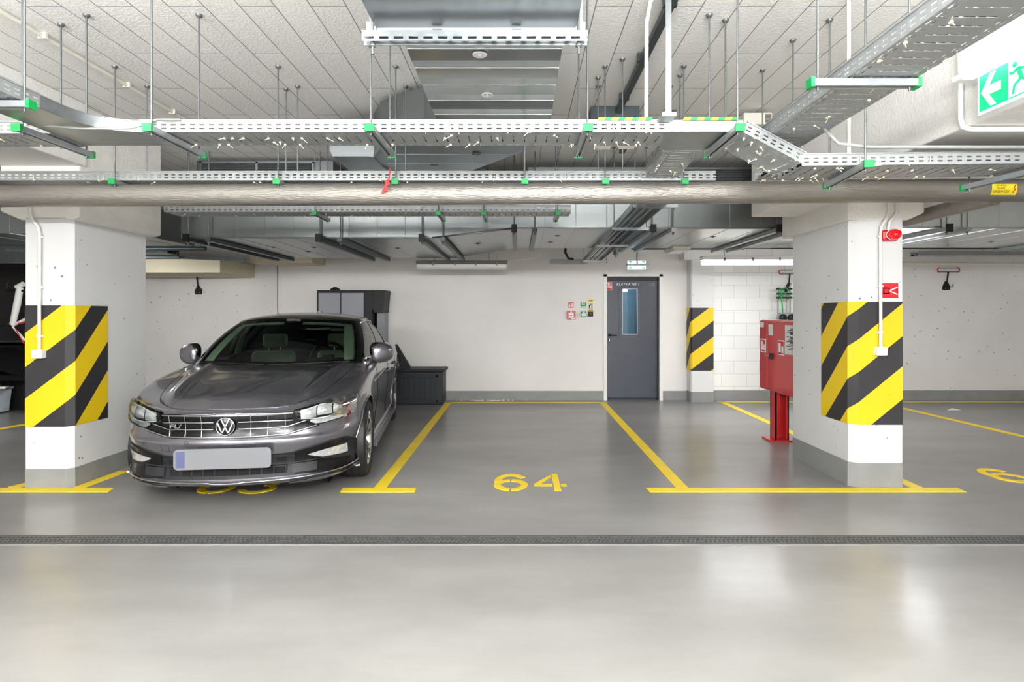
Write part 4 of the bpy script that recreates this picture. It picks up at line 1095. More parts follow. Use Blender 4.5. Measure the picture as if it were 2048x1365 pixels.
for i in range(len(yy)-1):        # slightly folded panels
    dz = .010
    for x0_, x1_ in ((-.56, .215),):
        ym = (yy[i]+yy[i+1])/2
        m_.add([(x0_, yy[i], ZD), (x1_, yy[i], ZD), (x1_, ym, ZD-dz), (x0_, ym, ZD-dz), (x1_, yy[i+1], ZD), (x0_, yy[i+1], ZD)], [(0, 1, 2, 3), (3, 2, 4, 5)])
    m_.tube([(-.56, yy[i+1], ZD), (.215, yy[i+1], ZD)], .004, 6)
m_.box(-.56, .215, 2.5, 4.2, ZD+.0005, 3.12); m_.build('ribbed_section', 'duct_bright', cd)
el = [(.215, 4.18), (.215, 4.55), (-.45, 5.45), (-1.05, 5.45), (-1.17, 5.38), (-1.22, 5.25), (-1.22, 4.95), (-1.10, 4.68), (-.90, 4.50), (-.70, 4.36), (-.56, 4.18)]
m_ = MB(); m_.prism(el, ZD-.004, 3.11)
for i in range(4, 10): m_.bar((*el[i], ZD-.004), (*el[i+1], ZD-.004), .012, .02)
for yk in (4.6, 4.88, 5.16):
    m_.tube([(-1.15, yk, ZD-.004), (.17 if yk < 4.7 else (-.05 if yk < 5 else -.25), yk, ZD-.004)], .004, 6)
m_.build('elbow', 'duct_metal', cd)
for i, (x, y) in enumerate([(-.20, 3.0), (-.19, 3.55), (-.35, 4.85), (-.75, 5.2)]):
    m_ = MB(); m_.lathe([(.0, -.010), (.008, -.010), (.010, -.002), (.026, -.001), (.030, -.005), (.036, -.004), (.038, 0)], (x, y, ZD-.008), (0, 0, 1), 20); m_.build('stiffener_button', 'white' if i < 2 else 'steel', cd)
m_ = MB(); p = W(1033, 92, 2.60); m_.box(-.03, .08, 2.58, 2.70, ZD-.0125, ZD-.0105); m_.build('sticker', 'paper', cd)
m_ = MB()
for k in range(14): m_.box(-.02+k*.0055, -.02+k*.0055+(.002 if k % 3 else .0035), 2.60, 2.625, ZD-.0135, ZD-.0125)
m_.build('barcode', 'ink', cd)
hg = thing('duct_hanger', 'slotted channel with bolts carrying the central duct at its flange', 'duct hanger', (-.18, 2.42, 2.56))
m_ = MB(); perf(m_, (-.64, 2.40, 2.535), (1, 0, 0), (0, 0, 1), .92, .04, .06, [.014], .038, .010); m_.box(-.64, .28, 2.40, 2.44, 2.574, 2.578); m_.box(-.64, .28, 2.438, 2.442, 2.535, 2.575); m_.build('channel', 'galv', hg, solid=.002)
for x in (-.60, .245):
    m_ = MB(); m_.cyl((x, 2.42, 2.49), (x, 2.42, CEIL), .006, 8); m_.lathe([(0, 0), (.014, 0), (.014, .012), (0, .012)], (x, 2.42, 2.52), (0, 0, 1), 6); m_.build('threaded_rod', 'steel', hg)
# next duct section left of the elbow
m_ = MB(); m_.prism([(wx(690, 5.3), 2.75), (wx(684, 5.3), 2.80), (wx(684, 5.3), 3.0), (wx(700, 5.3), 3.03), (-1.22, 3.03), (-1.22, 2.75)], 4.95, 5.45, 0, lambda x, z, y: (x, y, z))
m_.bar((-1.225, 4.94, 2.74), (-1.225, 4.94, 3.05), .03, .03)
tag(m_.build('ventilation_duct', 'duct_metal', None, (-1.4, 5.2, 2.9)), 'short grey duct box with rounded corner left of the central elbow', 'duct')
# ---- big transverse duct
td = thing('ventilation_duct', 'wide flat galvanised duct crossing in front of the back wall', 'duct', (-1, 7, 2.22))
YD = 6.32
m_ = MB(); sheet_duct(m_, -3.62, -.93, YD, 8.58, 2.246, 2.66, .30, 'x'); m_.tube([(-3.6, YD, 2.246), (-.95, YD, 2.246)], .009, 6); m_.build('left_section', 'duct_metal', td)
m_ = MB(); m_.prism([(-.93, 2.246), (-.05, 2.347), (-.05, 2.66), (-.93, 2.66)], YD, YD+.01, 0, lambda x, z, y: (x, y, z))
m_.add([(-.93, YD, 2.246), (-.05, YD, 2.347), (-.05, 8.2, 2.347), (-.93, 8.55, 2.246)], [(0, 1, 2, 3)]); m_.add([(-.93, 8.55, 2.246), (-.05, 8.2, 2.347), (-.05, 8.2, 2.66), (-.93, 8.55, 2.66)], [(0, 1, 2, 3)])
m_.tube([(-.93, YD, 2.246), (-.05, YD, 2.347)], .009, 6); m_.build('reducer', 'duct_metal', td, solid=.002)
m_ = MB(); sheet_duct(m_, -.05, 3.5, YD, 8.2, 2.347, 2.66, .33, 'x'); m_.tube([(-.05, YD, 2.347), (3.5, YD, 2.347)], .009, 6); m_.build('right_section', 'duct_metal', td)
m_ = MB(); sheet_duct(m_, 3.5, 8.4, YD, 8.2, 2.352, 2.70, .41, 'x'); m_.tube([(3.5, YD, 2.352), (8.4, YD, 2.352)], .009, 6); m_.build('far_right_section', 'duct_bright', td)
k = 0
for (x, y, z) in [(-3.0, 7.2, 2.246), (-2.5, 7.2, 2.246), (-2.75, 7.7, 2.246), (-1.5, 7.3, 2.246), (-.5, 7.2, 2.29), (.45, 6.9, 2.347), (.4, 7.5, 2.347), (2.3, 7.0, 2.347), (2.9, 7.6, 2.347), (6.2, 7.0, 2.352), (6.0, 7.5, 2.352), (7.2, 6.9, 2.352)]:
    m_ = MB(); m_.lathe([(0, -.012), (.012, -.012), (.014, -.003), (.04, -.002), (.04, 0)], (x, y, z), (0, 0, 1), 14); m_.build('stiffener_button', 'steel', td)
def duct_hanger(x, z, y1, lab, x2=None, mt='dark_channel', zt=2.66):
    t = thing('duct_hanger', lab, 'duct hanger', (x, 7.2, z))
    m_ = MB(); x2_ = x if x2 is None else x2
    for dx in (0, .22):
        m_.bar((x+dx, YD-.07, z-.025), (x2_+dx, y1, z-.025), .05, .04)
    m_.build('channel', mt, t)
    for dx in (0, .22):
        m_ = MB(); m_.cyl((x+dx, YD-.04, z-.08), (x+dx, YD-.04, CEIL), .007, 8); m_.lathe([(0, 0), (.014, 0), (.014, .014), (0, .014)], (x+dx, YD-.04, z-.065), (0, 0, 1), 6); m_.build('threaded_rod', 'steel', t)
    m_ = MB(); m_.box(x-.03, x+.03, YD-.1, YD-.07, z-.055, z+.03); m_.build('end_cap', 'black', t)
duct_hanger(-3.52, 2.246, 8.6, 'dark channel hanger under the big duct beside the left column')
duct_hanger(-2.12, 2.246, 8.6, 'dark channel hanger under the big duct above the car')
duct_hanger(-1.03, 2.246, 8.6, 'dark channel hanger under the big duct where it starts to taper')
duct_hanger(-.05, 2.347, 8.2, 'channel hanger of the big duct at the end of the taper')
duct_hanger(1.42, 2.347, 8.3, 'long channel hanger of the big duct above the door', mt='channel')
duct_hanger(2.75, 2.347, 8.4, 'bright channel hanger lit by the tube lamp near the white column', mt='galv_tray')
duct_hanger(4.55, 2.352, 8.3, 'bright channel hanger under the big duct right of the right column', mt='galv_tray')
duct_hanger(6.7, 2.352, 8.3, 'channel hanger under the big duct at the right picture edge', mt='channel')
# duct boxes with grilles against the ceiling
gb_ = thing('grille_duct', 'upper duct with long louvred grille close to the ceiling', 'duct', (-2.9, 6.6, 2.9))
m_ = MB().box(-3.55, -2.05, 6.5, 7.0, 2.72, 3.12); m_.build('casing', 'duct_metal', gb_)
m_ = MB(); gx0, gx1 = wx(400, 6.48), wx(628, 6.48)
m_.box(gx0, gx1, 6.47, 6.5, 2.90, 2.915).box(gx0, gx1, 6.47, 6.5, 3.085, 3.10).box(gx0, gx0+.02, 6.47, 6.5, 2.90, 3.10).box(gx1-.02, gx1, 6.47, 6.5, 2.90, 3.10).box((gx0+gx1)/2-.012, (gx0+gx1)/2+.012, 6.47, 6.5, 2.9, 3.1)
m_.build('grille_frame', 'galv', gb_)
m_ = MB()
for k in range(9): m_.bar((gx0, 6.485, 2.925+k*.019), (gx1, 6.485, 2.925+k*.019), .02, .004, up=(0, .5, 1))
k = gx0+.03
while k < gx1: m_.box(k, k+.003, 6.49, 6.498, 2.91, 3.09); k += .03
m_.build('louvres', 'galv', gb_)
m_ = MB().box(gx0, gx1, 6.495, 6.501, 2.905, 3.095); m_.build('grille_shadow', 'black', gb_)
gb_ = thing('grille_duct', 'louvred duct box near the ceiling behind the right tee plate', 'duct', (1.9, 6.6, 2.9))
m_ = MB().box(.1, 3.6, 6.55, 7.1, 2.74, 3.06); m_.build('casing', 'duct_metal', gb_)
m_ = MB()
for k in range(9): m_.bar((1.72, 6.54, 2.87+k*.019), (2.6, 6.54, 2.87+k*.019), .02, .004, up=(0, .5, 1))
m_.box(1.70, 2.62, 6.53, 6.55, 2.85, 2.862).box(1.70, 2.62, 6.53, 6.55, 3.035, 3.05); m_.build('louvres', 'galv', gb_)
# rest of the ceiling runs
def simple(name, mb, m, loc, label, cat, group=None): return tag(mb.build(name, m, None, loc), label, cat, group)
m_ = MB(); m_.box(.80, .845, 1.5, 4.9, 3.09, 3.13)
for y in (2.0, 2.6, 3.2, 3.9, 4.6): m_.box(.785, .86, y, y+.035, 3.10, 3.155)
simple('ceiling_channel', m_, 'dark_channel', (.82, 3, 3.12), 'dark clamped channel running along the ceiling right of the duct', 'channel')
m_ = MB(); m_.bar((.755, 2.98, ZA+.05), (.755, 2.98, CEIL), .028, .006, up=(0, 1, 0)); m_.box(.72, .79, 2.965, 3.06, ZA+.045, ZA+.065)
simple('flat_bar', m_, 'galv', (.75, 2.98, 2.8), 'grey flat steel bar dropping from the ceiling to the right tee plate', 'bar')
m_ = MB(); m_.tube([(.78, 1.2, 3.12), (.76, 2.9, 3.12), (.70, 3.14, 3.09), (.69, 3.19, 3.0), (.69, 3.20, ZA+.03)], .011, 10)
simple('conduit', m_, 'off_white', (.7, 3.2, 2.9), 'white cable conduit dropping to the front tray beside the grey bar', 'conduit')
m_ = MB(); m_.tube([(-2.93, .8, 3.135), (-2.93, 5.2, 3.135)], .014, 10)
for y in (2.2, 2.9, 3.62, 4.40, 4.98): m_.box(-2.955, -2.905, y, y+.02, 3.12, 3.156)
simple('conduit', m_, 'off_white', (-2.93, 3, 3.13), 'thin white conduit clipped along the ceiling at upper left', 'conduit')
m_ = MB(); m_.tube([(1.62, 1.0, 3.13), (1.72, 2.2, 3.13), (1.76, 2.36, 3.1), (1.76, 2.4, 3.0), (1.76, 2.42, 2.5)], .013, 10); m_.tube([(1.80, 3.22, CEIL), (1.80, 3.22, 2.26)], .010, 10)
simple('conduit', m_, 'off_white', (1.76, 2.6, 2.9), 'white conduit bend behind the wide upper right tray', 'conduit')
m_ = MB(); m_.tube([(1.50, 3.03, ZA+.10), (1.58, 3.03, 2.36), (1.64, 3.03, 2.30), (1.80, 3.04, 2.285), (3.0, 3.04, 2.285)], .009, 8)
simple('grey_hose', m_, 'cable_grey', (1.8, 3.05, 2.3), 'grey hose curving down beside the sloping tray', 'hose')
m_ = MB(); m_.tube([(-2.45, 3.0, 2.40), (-2.2, 2.98, 2.36), (-1.95, 2.99, 2.37), (-1.85, 3.02, 2.42), (-1.75, 3.05, 2.43)], .006, 8); m_.tube([(-2.5, 3.0, 2.39), (-2.2, 2.96, 2.355), (-1.98, 2.99, 2.362), (-1.86, 3.03, 2.41)], .005, 8)
simple('loose_cable', m_, 'cable_grey', (-2.2, 3, 2.38), 'two loose grey cables sagging along the curved tee plate', 'cable')
m_ = MB(); m_.cyl((2.08, 2.1, 2.30), (2.08, 2.1, 2.30+.01), .01)
# warning tape on the tray lip
def tape(px0, px1, lab):
    t_ = MB(); a, b_ = wx(px0, 3.07), wx(px1, 3.07); n_ = int((b_-a)/.035)
    for k in range(n_):
        x = a+k*(b_-a)/n_; t_.add([(x, 3.068, ZA+.058), (x+(b_-a)/n_, 3.068, ZA+.058), (x+(b_-a)/n_+.008, 3.068, ZA+.073), (x+.008, 3.068, ZA+.073)], [(0, 1, 2, 3)], k % 2)
    tag(t_.build('warning_tape', ['yellow_paint', 'green_cap'], None, ((a+b_)/2, 3.068, ZA+.065), solid=.001), lab, 'tape')
tape(1195, 1303, 'yellow and green striped tape left of the grey flat bar')
tape(1366, 1476, 'yellow and green striped tape right of the grey flat bar')
# red ribbon
m_ = MB(); m_.tube([(-.885, 4.05, 2.43), (-.89, 4.05, 2.36), (-.905, 4.06, 2.32)], .004, 6); m_.obox((-.905, 4.06, 2.33), (1, 0, .6), (0, 1, 0), (-.6, 0, 1), .014, .006, .018)
m_.obox((-.925, 4.06, 2.285), (.5, 0, 1), (0, 1, 0), (1, 0, -.5), .035, .004, .009); m_.obox((-.91, 4.055, 2.30), (.1, 0, 1), (0, 1, 0), (1, 0, -.1), .03, .004, .006)
simple('red_ribbon', m_, 'red_ribbon', (-.9, 4.06, 2.33), 'red knotted ribbon hanging over the silver pipe', 'ribbon')
for px, lab in [(1204, 'left of two flat white boxes under the front tray'), (1252, 'right of two flat white boxes under the front tray')]:
    c = W(px, 294, 3.42); m_ = MB(); m_.box(c.x-.047, c.x+.047, 3.334, 3.43, c.z-.014, c.z+.014, bv=.008)
    simple('junction_box', m_, 'off_white', tuple(c), lab, 'junction box')
m_ = MB(); m_.box(.60, 1.0, 4.9, 5.2, 3.05, 3.156); m_.box(.95, 1.0, 4.8, 5.6, 2.95, 3.05)  # dark box stands in for the shaded hole in the ceiling
simple('ceiling_hole_dark', m_, 'dark_channel', (.8, 5, 3.1), 'dark box standing in for a shaded ceiling hole right of the duct', 'box')
m_ = MB(); m_.box(wx(1488, 4.95), wx(1545, 4.95), 4.95, 5.2, 3.02, 3.12, bv=.01)
bx = simple('equipment_box', m_, 'off_white', (2.0, 5, 3.07), 'small beige equipment box at the ceiling behind the right tray', 'box')
m_ = MB()
for k in range(7): m_.box(wx(1530, 4.95), wx(1542, 4.95), 4.944, 4.95, 3.035+k*.011, 3.040+k*.011)
o = m_.build('vent_slots', 'dark_plastic', bx); o.location = -bx.location
# beige boxed-in soffits by the back wall
for (x0, x1, y0, z0, z1, lab) in [(-6.6, wx(440, 8.65), 8.65, 2.04, 2.24, 'lower beige board casing at the wall behind the left column'), (wx(500, 9.2), wx(631, 9.2)-.05, 9.2, 2.23, 2.52, 'upper beige board casing under the big duct')]:
    m_ = MB().box(x0, x1, y0, 9.79, z0, z1)
    for k in range(5): m_.cyl((x1, y0+.1+k*.2, z0+.04), (x1+.003, y0+.1+k*.2, z0+.04), .006, 8, 1)
    simple('board_casing', m_, ['beige_board', 'steel'], ((x0+x1)/2, 9.3, z0), lab, 'casing')
m_ = MB(); m_.tube([(-6.6, 8.0, 2.20), (-4.6, 8.0, 2.20)], .025, 10); m_.tube([(-6.6, 8.1, 2.33), (-4.3, 8.1, 2.33)], .03, 10); m_.bar((-6.6, 7.6, 2.25), (-3.9, 8.4, 2.20), .05, .04)
simple('pipe_rack', m_, 'dark_channel', (-5.5, 8, 2.25), 'dark pipes crossing in the corner behind the left column', 'pipes')
# pipes under the right part of the duct
m_ = MB(); m_.tube([(3.3, 9.2, 2.50), (9, 9.2, 2.50)], .055, 14); simple('black_pipe', m_, 'pvc_black', (6, 9.2, 2.5), 'thick black pipe high on the wall right of the right column', 'pipe')
m_ = MB(); m_.tube([(3.2, 9.74, 2.27), (9, 9.74, 2.25)], .03, 12); simple('wall_pipe', m_, 'off_white', (6, 9.74, 2.26), 'cream pipe along the wall right of the right column', 'pipe')
m_ = MB(); m_.tube([(1.7, 8.9, 2.44), (3.4, 8.9, 2.44)], .04, 14); simple('black_pipe', m_, 'dark_channel', (2.5, 8.9, 2.44), 'dark pipe above the back door and white column', 'pipe')
m_ = MB(); m_.tube([(-8.2, 7.8, 2.66), (-7.1, 7.6, 2.66), (-6.95, 7.5, 2.6), (-6.93, 7.5, 2.35), (-7.1, 7.5, 2.2), (-8.2, 7.5, 2.13)], .12, 16); simple('black_pipe', m_, 'gloss_black', (-7.3, 7.5, 2.4), 'thick black bent pipe at the left picture edge', 'pipe')
m_ = MB(); m_.box(-9.5, -6.3, 8.0, 8.06, 2.12, 2.36); simple('grey_channel', m_, 'galv', (-7, 8, 2.3), 'light grey beam crossing the dark bay left of the left column', 'channel')
# duct behind the left column
m_ = MB(); sheet_duct(m_, -9.8, -4.4, YD+.4, 8.0, 2.35, 2.72, .4, 'x'); simple('ventilation_duct', m_, 'duct_metal', (-7, 7, 2.4), 'flat duct behind the left column at the left edge', 'duct')
# ---------------------------------------------------------------- door
dt = thing('door_1', 'dark grey steel door with tall narrow window in the back wall', 'door', ((D0+D1)/2, 9.85, 0)); dt['kind'] = 'structure'
m_ = MB(); DY = 9.86
gx0, gx1, gz0, gz1 = D0+.30, D0+.555, 1.09, 1.855
lx0, lx1, lz1 = D0+.045, D1-.055, 1.985
m_.box(lx0, gx0, DY, DY+.06, .03, lz1).box(gx1, lx1, DY, DY+.06, .03, lz1).box(gx0, gx1, DY, DY+.06, .03, gz0).box(gx0, gx1, DY, DY+.06, gz1, lz1); m_.build('door_leaf', 'door_paint', dt)
m_ = MB(); e_ = .055
m_.box(gx0-e_, gx0+.004, DY-.012, DY, gz0-e_, gz1+e_).box(gx1-.004, gx1+e_, DY-.012, DY, gz0-e_, gz1+e_).box(gx0, gx1, DY-.012, DY, gz0-e_, gz0+.004).box(gx0, gx1, DY-.012, DY, gz1-.004, gz1+e_)
m_.build('window_frame', 'door_paint', dt)
m_ = MB(); m_.box(gx0, gx0+.006, DY-.016, DY+.02, gz0, gz1).box(gx1-.006, gx1, DY-.016, DY+.02, gz0, gz1).box(gx0, gx1, DY-.016, DY+.02, gz0, gz0+.006).box(gx0, gx1, DY-.014, DY+.02, gz1-.006, gz1); m_.build('window_bead', 'galv', dt)
m_ = MB().box(gx0, gx1, DY+.025, DY+.031, gz0, gz1); m_.build('window_pane', 'door_glass', dt)
m_ = MB()
for z in (gz0+.1, gz0+.38, gz0+.66):
    for x in (gx0-.025, gx1+.025): m_.lathe([(0, 0), (.009, 0), (.009, .004)], (x, DY-.016, z), (0, 1, 0), 10)
for x in (gx0+.07, gx0+.19):
    for z in (gz0-.025, gz1+.025): m_.lathe([(0, 0), (.009, 0), (.009, .004)], (x, DY-.016, z), (0, 1, 0), 10)
m_.build('screws', 'steel', dt)
m_ = MB(); m_.box(D0-.02, D0+.035, 9.78, 9.9, 0, 2.09).box(D1-.035, D1+.02, 9.78, 9.9, 0, 2.09).box(D0-.02, D1+.02, 9.78, 9.9, 2.055, 2.09); m_.build('door_frame', 'white_paint_gloss', dt)
m_ = MB(); m_.box(D0+.03, D0+.05, 9.84, 9.92, 0, 2.03).box(D1-.06, D1-.03, 9.84, 9.92, 0, 2.03).box(D0+.03, D1-.03, 9.84, 9.92, 1.985, 2.055); m_.build('frame_rebate', 'grid_plastic', dt)
m_ = MB(); hz = 1.08; m_.lathe([(0, 0), (.022, 0), (.022, .01)], (lx0+.04, DY-.012, hz), (0, 1, 0), 14); m_.tube([(lx0+.04, DY-.01, hz), (lx0+.04, DY-.05, hz), (lx0+.06, DY-.055, hz), (lx0+.155, DY-.055, hz-.002)], .011, 10); m_.build('handle', 'black', dt)
m_ = MB(); m_.lathe([(0, 0), (.022, 0), (.022, .01)], (lx0+.04, DY-.012, hz-.085), (0, 1, 0), 14); m_.build('lock_rose', 'black', dt)
m_ = MB(); m_.box(lx0+.034, lx0+.046, DY-.016, DY-.01, hz-.105, hz-.07); m_.build('keyhole', 'chrome', dt)
text_mesh('lettering', 'KLATKA NR 1', .062, 'white', lambda x, y: (lx0+.16+x, DY-.003, 1.925+y), dt, align='LEFT')
text_mesh('lettering', '23B', .062, 'edge_grey', lambda x, y: (lx0+.70+x, DY-.003, 1.925+y), dt, align='LEFT')
m_ = MB(); m_.box(lx0-.0, lx0+.085, DY-.004, DY, 1.83, 1.965); sg = m_.build('sign_plate', 'paper', dt)
m_ = MB(); m_.box(lx0+.004, lx0+.08, DY-.006, DY-.004, 1.90, 1.96).box(lx0+.004, lx0+.08, DY-.006, DY-.004, 1.835, 1.875); m_.build('sign_print', 'red_sign', dt)
m_ = MB(); m_.box(lx0+.012, lx0+.03, DY-.007, DY-.006, 1.91, 1.952).box(lx0+.04, lx0+.05, DY-.007, DY-.006, 1.908, 1.945).box(lx0+.055, lx0+.07, DY-.007, DY-.006, 1.915, 1.92); m_.build('sign_symbol', 'white', dt)
# ---------------------------------------------------------------- wall signs and call points
WF = WY-.001
def plate(name, px0, px1, py0, py1, m, label, cat, d=.006, Y=WF, extra=None, group=None):
    a, b_ = W(px0, py1, Y), W(px1, py0, Y); t = thing(name, label, cat, (a.x, Y, a.z), group)
    MB().box(a.x, b_.x, Y-d, Y, a.z, b_.z, bv=min(.004, d*.4)).build('plate', m, t)
    u = lambda fx, fz: (a.x+(b_.x-a.x)*fx, a.z+(b_.z-a.z)*fz)
    for (nm, mm, rects) in (extra or []):
        q = MB()
        for r_ in rects:
            if len(r_) == 3:
                c = u(r_[0], r_[1]); q.lathe([(0, 0), (r_[2]*(b_.x-a.x), 0), (r_[2]*(b_.x-a.x), .004)], (c[0], Y-d-.003, c[1]), (0, 1, 0), 16)
            elif len(r_) == 4:
                p0, p1 = u(r_[0], r_[1]), u(r_[2], r_[3]); q.box(p0[0], p1[0], Y-d-.002, Y-d+.0005, p0[1], p1[1])
            else:
                q.prism([u(r_[i], r_[i+1]) for i in range(0, len(r_)-1, 2)], Y-d-.0025, Y-d, 0, lambda x, z, y: (x, y, z))
        q.build(nm, mm, t)
    return t
plate('fire_alarm_sign', 1136.5, 1147, 605, 616, 'red_sign', 'small red sign with white hand above the red call point', 'sign', extra=[('symbol', 'white', [(.1, .1, .4, .6), (.15, .5, .28, .9), (.62, .1, .85, .75), (.66, .75, .8, .85)])])
plate('fire_call_point', 1133.5, 1150.5, 622.5, 639, 'red_paint', 'red fire call point box with white centre on the back wall', 'call point', .05, extra=[('break_glass', 'white', [(.2, .2, .78, .74), (.5, .86, .1), (.5, .02, .9, .12)]), ('marks', 'ink', [(.3, .46, .04), (.5, .46, .07), (.7, .46, .04)])])
plate('emergency_exit_sign', 1161, 1172, 605, 616, 'green_sign', 'small green sign above the green call point', 'sign', extra=[('symbol', 'white', [(.25, .55, .75, .95), (.05, .05, .95, .25)]), ('ring', 'green_sign', [(.5, .75, .14)])])
plate('emergency_call_point', 1161.5, 1172, 623.5, 634, 'green_sign', 'green emergency call point box beside the red one', 'call point', .06, extra=[('break_glass', 'white', [(.12, .15, .88, .62), (.3, .76, .7, .9)]), ('marks', 'ink', [(.3, .45, .05), (.5, .45, .05), (.7, .45, .05)])])
plate('warning_sign', 1175.5, 1187, 599.5, 623, 'yellow_sign', 'yellow and white warning sign above the black button', 'sign', extra=[('white_field', 'paper', [(.04, .16, .96, .78)]), ('symbol', 'ink', [(.2, .22, .36, .5), (.14, .48, .44, .56), (.4, .5, .55, .62), (.64, .2, .80, .72), (.35, .68, .09)]), ('lettering_bars', 'ink', [(.1, .9, .9, .94), (.2, .82, .8, .86), (.1, .06, .9, .1)])])
plate('push_button', 1175.5, 1186, 623.5, 633.5, 'black', 'black switch box with red button right of the green call point', 'switch', .03, extra=[('button', 'red_paint', [(.5, .58, .14)])])
# ---------------------------------------------------------------- exit lamps
xt = thing('exit_lamp', 'small glowing exit lamp above the back door', 'exit lamp', tuple(W(1273, 531, 8.9)))
c = W(1273, 531, 8.9); m_ = MB(); m_.box(c.x-.135, c.x+.135, 8.88, 8.91, c.z-.055, c.z+.065); m_.build('panel', 'exit_glow', xt)
m_ = MB()
for dx in (-.10, .10):
    for dz in (-.04, .05): m_.box(c.x+dx-.02, c.x+dx+.02, 8.872, 8.88, c.z+dz-.012, c.z+dz+.012)
m_.box(c.x-.10, c.x-.094, 8.872, 8.88, c.z-.04, c.z+.05); m_.build('green_marks', 'exit_green', xt)
m_ = MB(); m_.box(c.x-.16, c.x+.17, 8.80, 8.87, c.z-.012, c.z+.018); m_.build('housing', 'galv', xt)
m_ = MB(); m_.cyl((c.x, 8.85, c.z+.018), (c.x, 8.85, CEIL), .012, 8); m_.build('rod', 'galv', xt)
big = thing('exit_sign', 'large lit green exit sign with white arrow on the right beam', 'exit sign', (2.2, 2.6, 2.38))
m_ = MB()
sx, sy0, sy1, sz0, sz1 = 2.195, 2.36, 2.805, 2.383, 2.557
m_.box(2.125, 2.268, 2.25, 2.905, sz1, sz1+.03, bv=.01); m_.box(2.14, 2.262, 2.27, 2.885, sz1+.028, sz1+.06, bv=.012); m_.build('housing', 'white', big)
m_ = MB().box(2.135, 2.185, 2.32, 2.84, sz1-.004, sz1-.0005); m_.build('light_strip', 'lamp_glow', big)
m_ = MB().box(sx-.004, sx+.004, sy0-.012, sy1+.012, sz0-.012, sz1); m_.build('acrylic_panel', 'exit_white', big)
m_ = MB().box(sx-.006, sx-.004, sy0, sy1, sz0, sz1-.005); m_.build('green_field', 'exit_green', big)
def sg_(fy, fz): return (sy1-(sy1-sy0)*fy, sz0+(sz1-.005-sz0)*fz)
m_ = MB()
def pr_(poly): m_.prism([sg_(*p) for p in poly], sx-.009, sx-.006, 0, lambda y, z, x: (x, y, z))
pr_([(.03, .5), (.15, .95), (.22, .95), (.13, .62), (.28, .62), (.28, .38), (.13, .38), (.22, .05), (.15, .05)]); pr_([(.38, .03), (.66, .03), (.66, .97), (.38, .97)]); m_.build('arrow_and_door', 'exit_white', big)
m_ = MB(); 
def lim(pts, w_=.011):
    q = [Vector((sx-.011, *sg_(*p))) for p in pts]
    for i in range(len(q)-1): m_.bar(q[i], q[i+1], w_, .003, up=(1, 0, 0))
m_.lathe([(0, 0), (.012, 0), (.012, .003)], (sx-.012, *sg_(.46, .84)), (1, 0, 0), 14)
lim([(.50, .72), (.54, .42)], .02); lim([(.54, .42), (.46, .30), (.44, .08)]); lim([(.54, .42), (.60, .30), (.70, .30)]); lim([(.50, .70), (.43, .62), (.40, .68)]); lim([(.51, .70), (.60, .62), (.63, .72)])
m_.build('running_figure', 'exit_green', big)
m_ = MB(); m_.tube([(2.252, 3.01, CEIL), (2.252, 3.01, 2.42), (2.252, 2.99, 2.372), (2.28, 2.98, 2.358), (3.5, 2.98, 2.358)], .013, 10); m_.box(2.62, 2.65, 2.96, 3.0, 2.342, 2.375)
simple('conduit', m_, 'white', (2.14, 2.86, 2.6), 'white conduit running down the right beam beside the exit sign', 'conduit')
m_ = MB(); m_.tube([(2.252, 2.58, 2.61), (2.252, 2.58, CEIL)], .014, 10); simple('conduit', m_, 'white', (2.14, 2.45, 2.8), 'white conduit rising from the exit sign housing', 'conduit')
# ---------------------------------------------------------------- tube luminaires
def luminaire(label, x0, x1, y, z, lit, ax='x', hang=CEIL):
    t = thing('tube_light', label, 'lamp', ((x0+x1)/2, y, z))
    if ax == 'x': B = lambda a, b_, c0, c1, d0, d1, mb, bv=0: mb.box(a, b_, y+c0, y+c1, z+d0, z+d1, bv=bv)
    m_ = MB(); B(x0, x1, -.07, .07, .035, .075, m_, .012); B(x0+.01, x1-.01, -.075, .075, .022, .036, m_); m_.build('housing', 'white' if lit else 'lamp_grey', t)
    m_ = MB(); prof = [(y-.062, z+.022), (y-.058, z-.02), (y-.03, z-.045), (y+.03, z-.045), (y+.058, z-.02), (y+.062, z+.022)]
    m_.prism(prof, x0+.015, x1-.015, 0, lambda a, b_, x: (x, a, b_)); m_.build('diffuser', 'lamp_glow' if lit else 'glass_diffuser', t)
    m_ = MB()
    for f_ in (.18, .42, .65, .88): m_.box(x0+(x1-x0)*f_, x0+(x1-x0)*f_+.02, y-.082, y-.07, z+.0, z+.05)
    m_.build('clips', 'steel', t)
    m_ = MB()
    for f_ in (.2, .8): m_.cyl((x0+(x1-x0)*f_, y, z+.07), (x0+(x1-x0)*f_, y, hang), .004, 6)
    m_.build('suspension', 'steel', t)
    return t
luminaire('unlit tube light hanging before the back wall behind bay 64', wx(833, 8.7), wx(1015, 8.7), 8.7, 2.14, False)
luminaire('lit white tube light in front of the white block wall', wx(1402, 8.0), 4.05, 8.0, 2.14, True, hang=2.36)
m_ = MB(); c = W(1350, 503, 8.3); m_.box(c.x-.11, c.x+.14, 8.0, 8.5, c.z-.0, c.z+.05, bv=.01); o = simple('emergency_lamp', m_, 'off_white', tuple(c), 'flat white emergency lamp hanging on a rod right of the door', 'lamp')
m_ = MB(); m_.box(c.x-.09, c.x+.12, 8.02, 8.48, c.z-.02, c.z+.001, bv=.006); q = m_.build('diffuser', 'glass_diffuser', o); q.location = -o.location
m_ = MB(); m_.cyl((c.x, 8.32, c.z+.05), (c.x, 8.32, CEIL), .012, 8); q = m_.build('rod', 'off_white', o); q.location = -o.location
m_ = MB(); m_.box(2.45, 2.55, 9.3, 9.4, 2.2, 2.3)
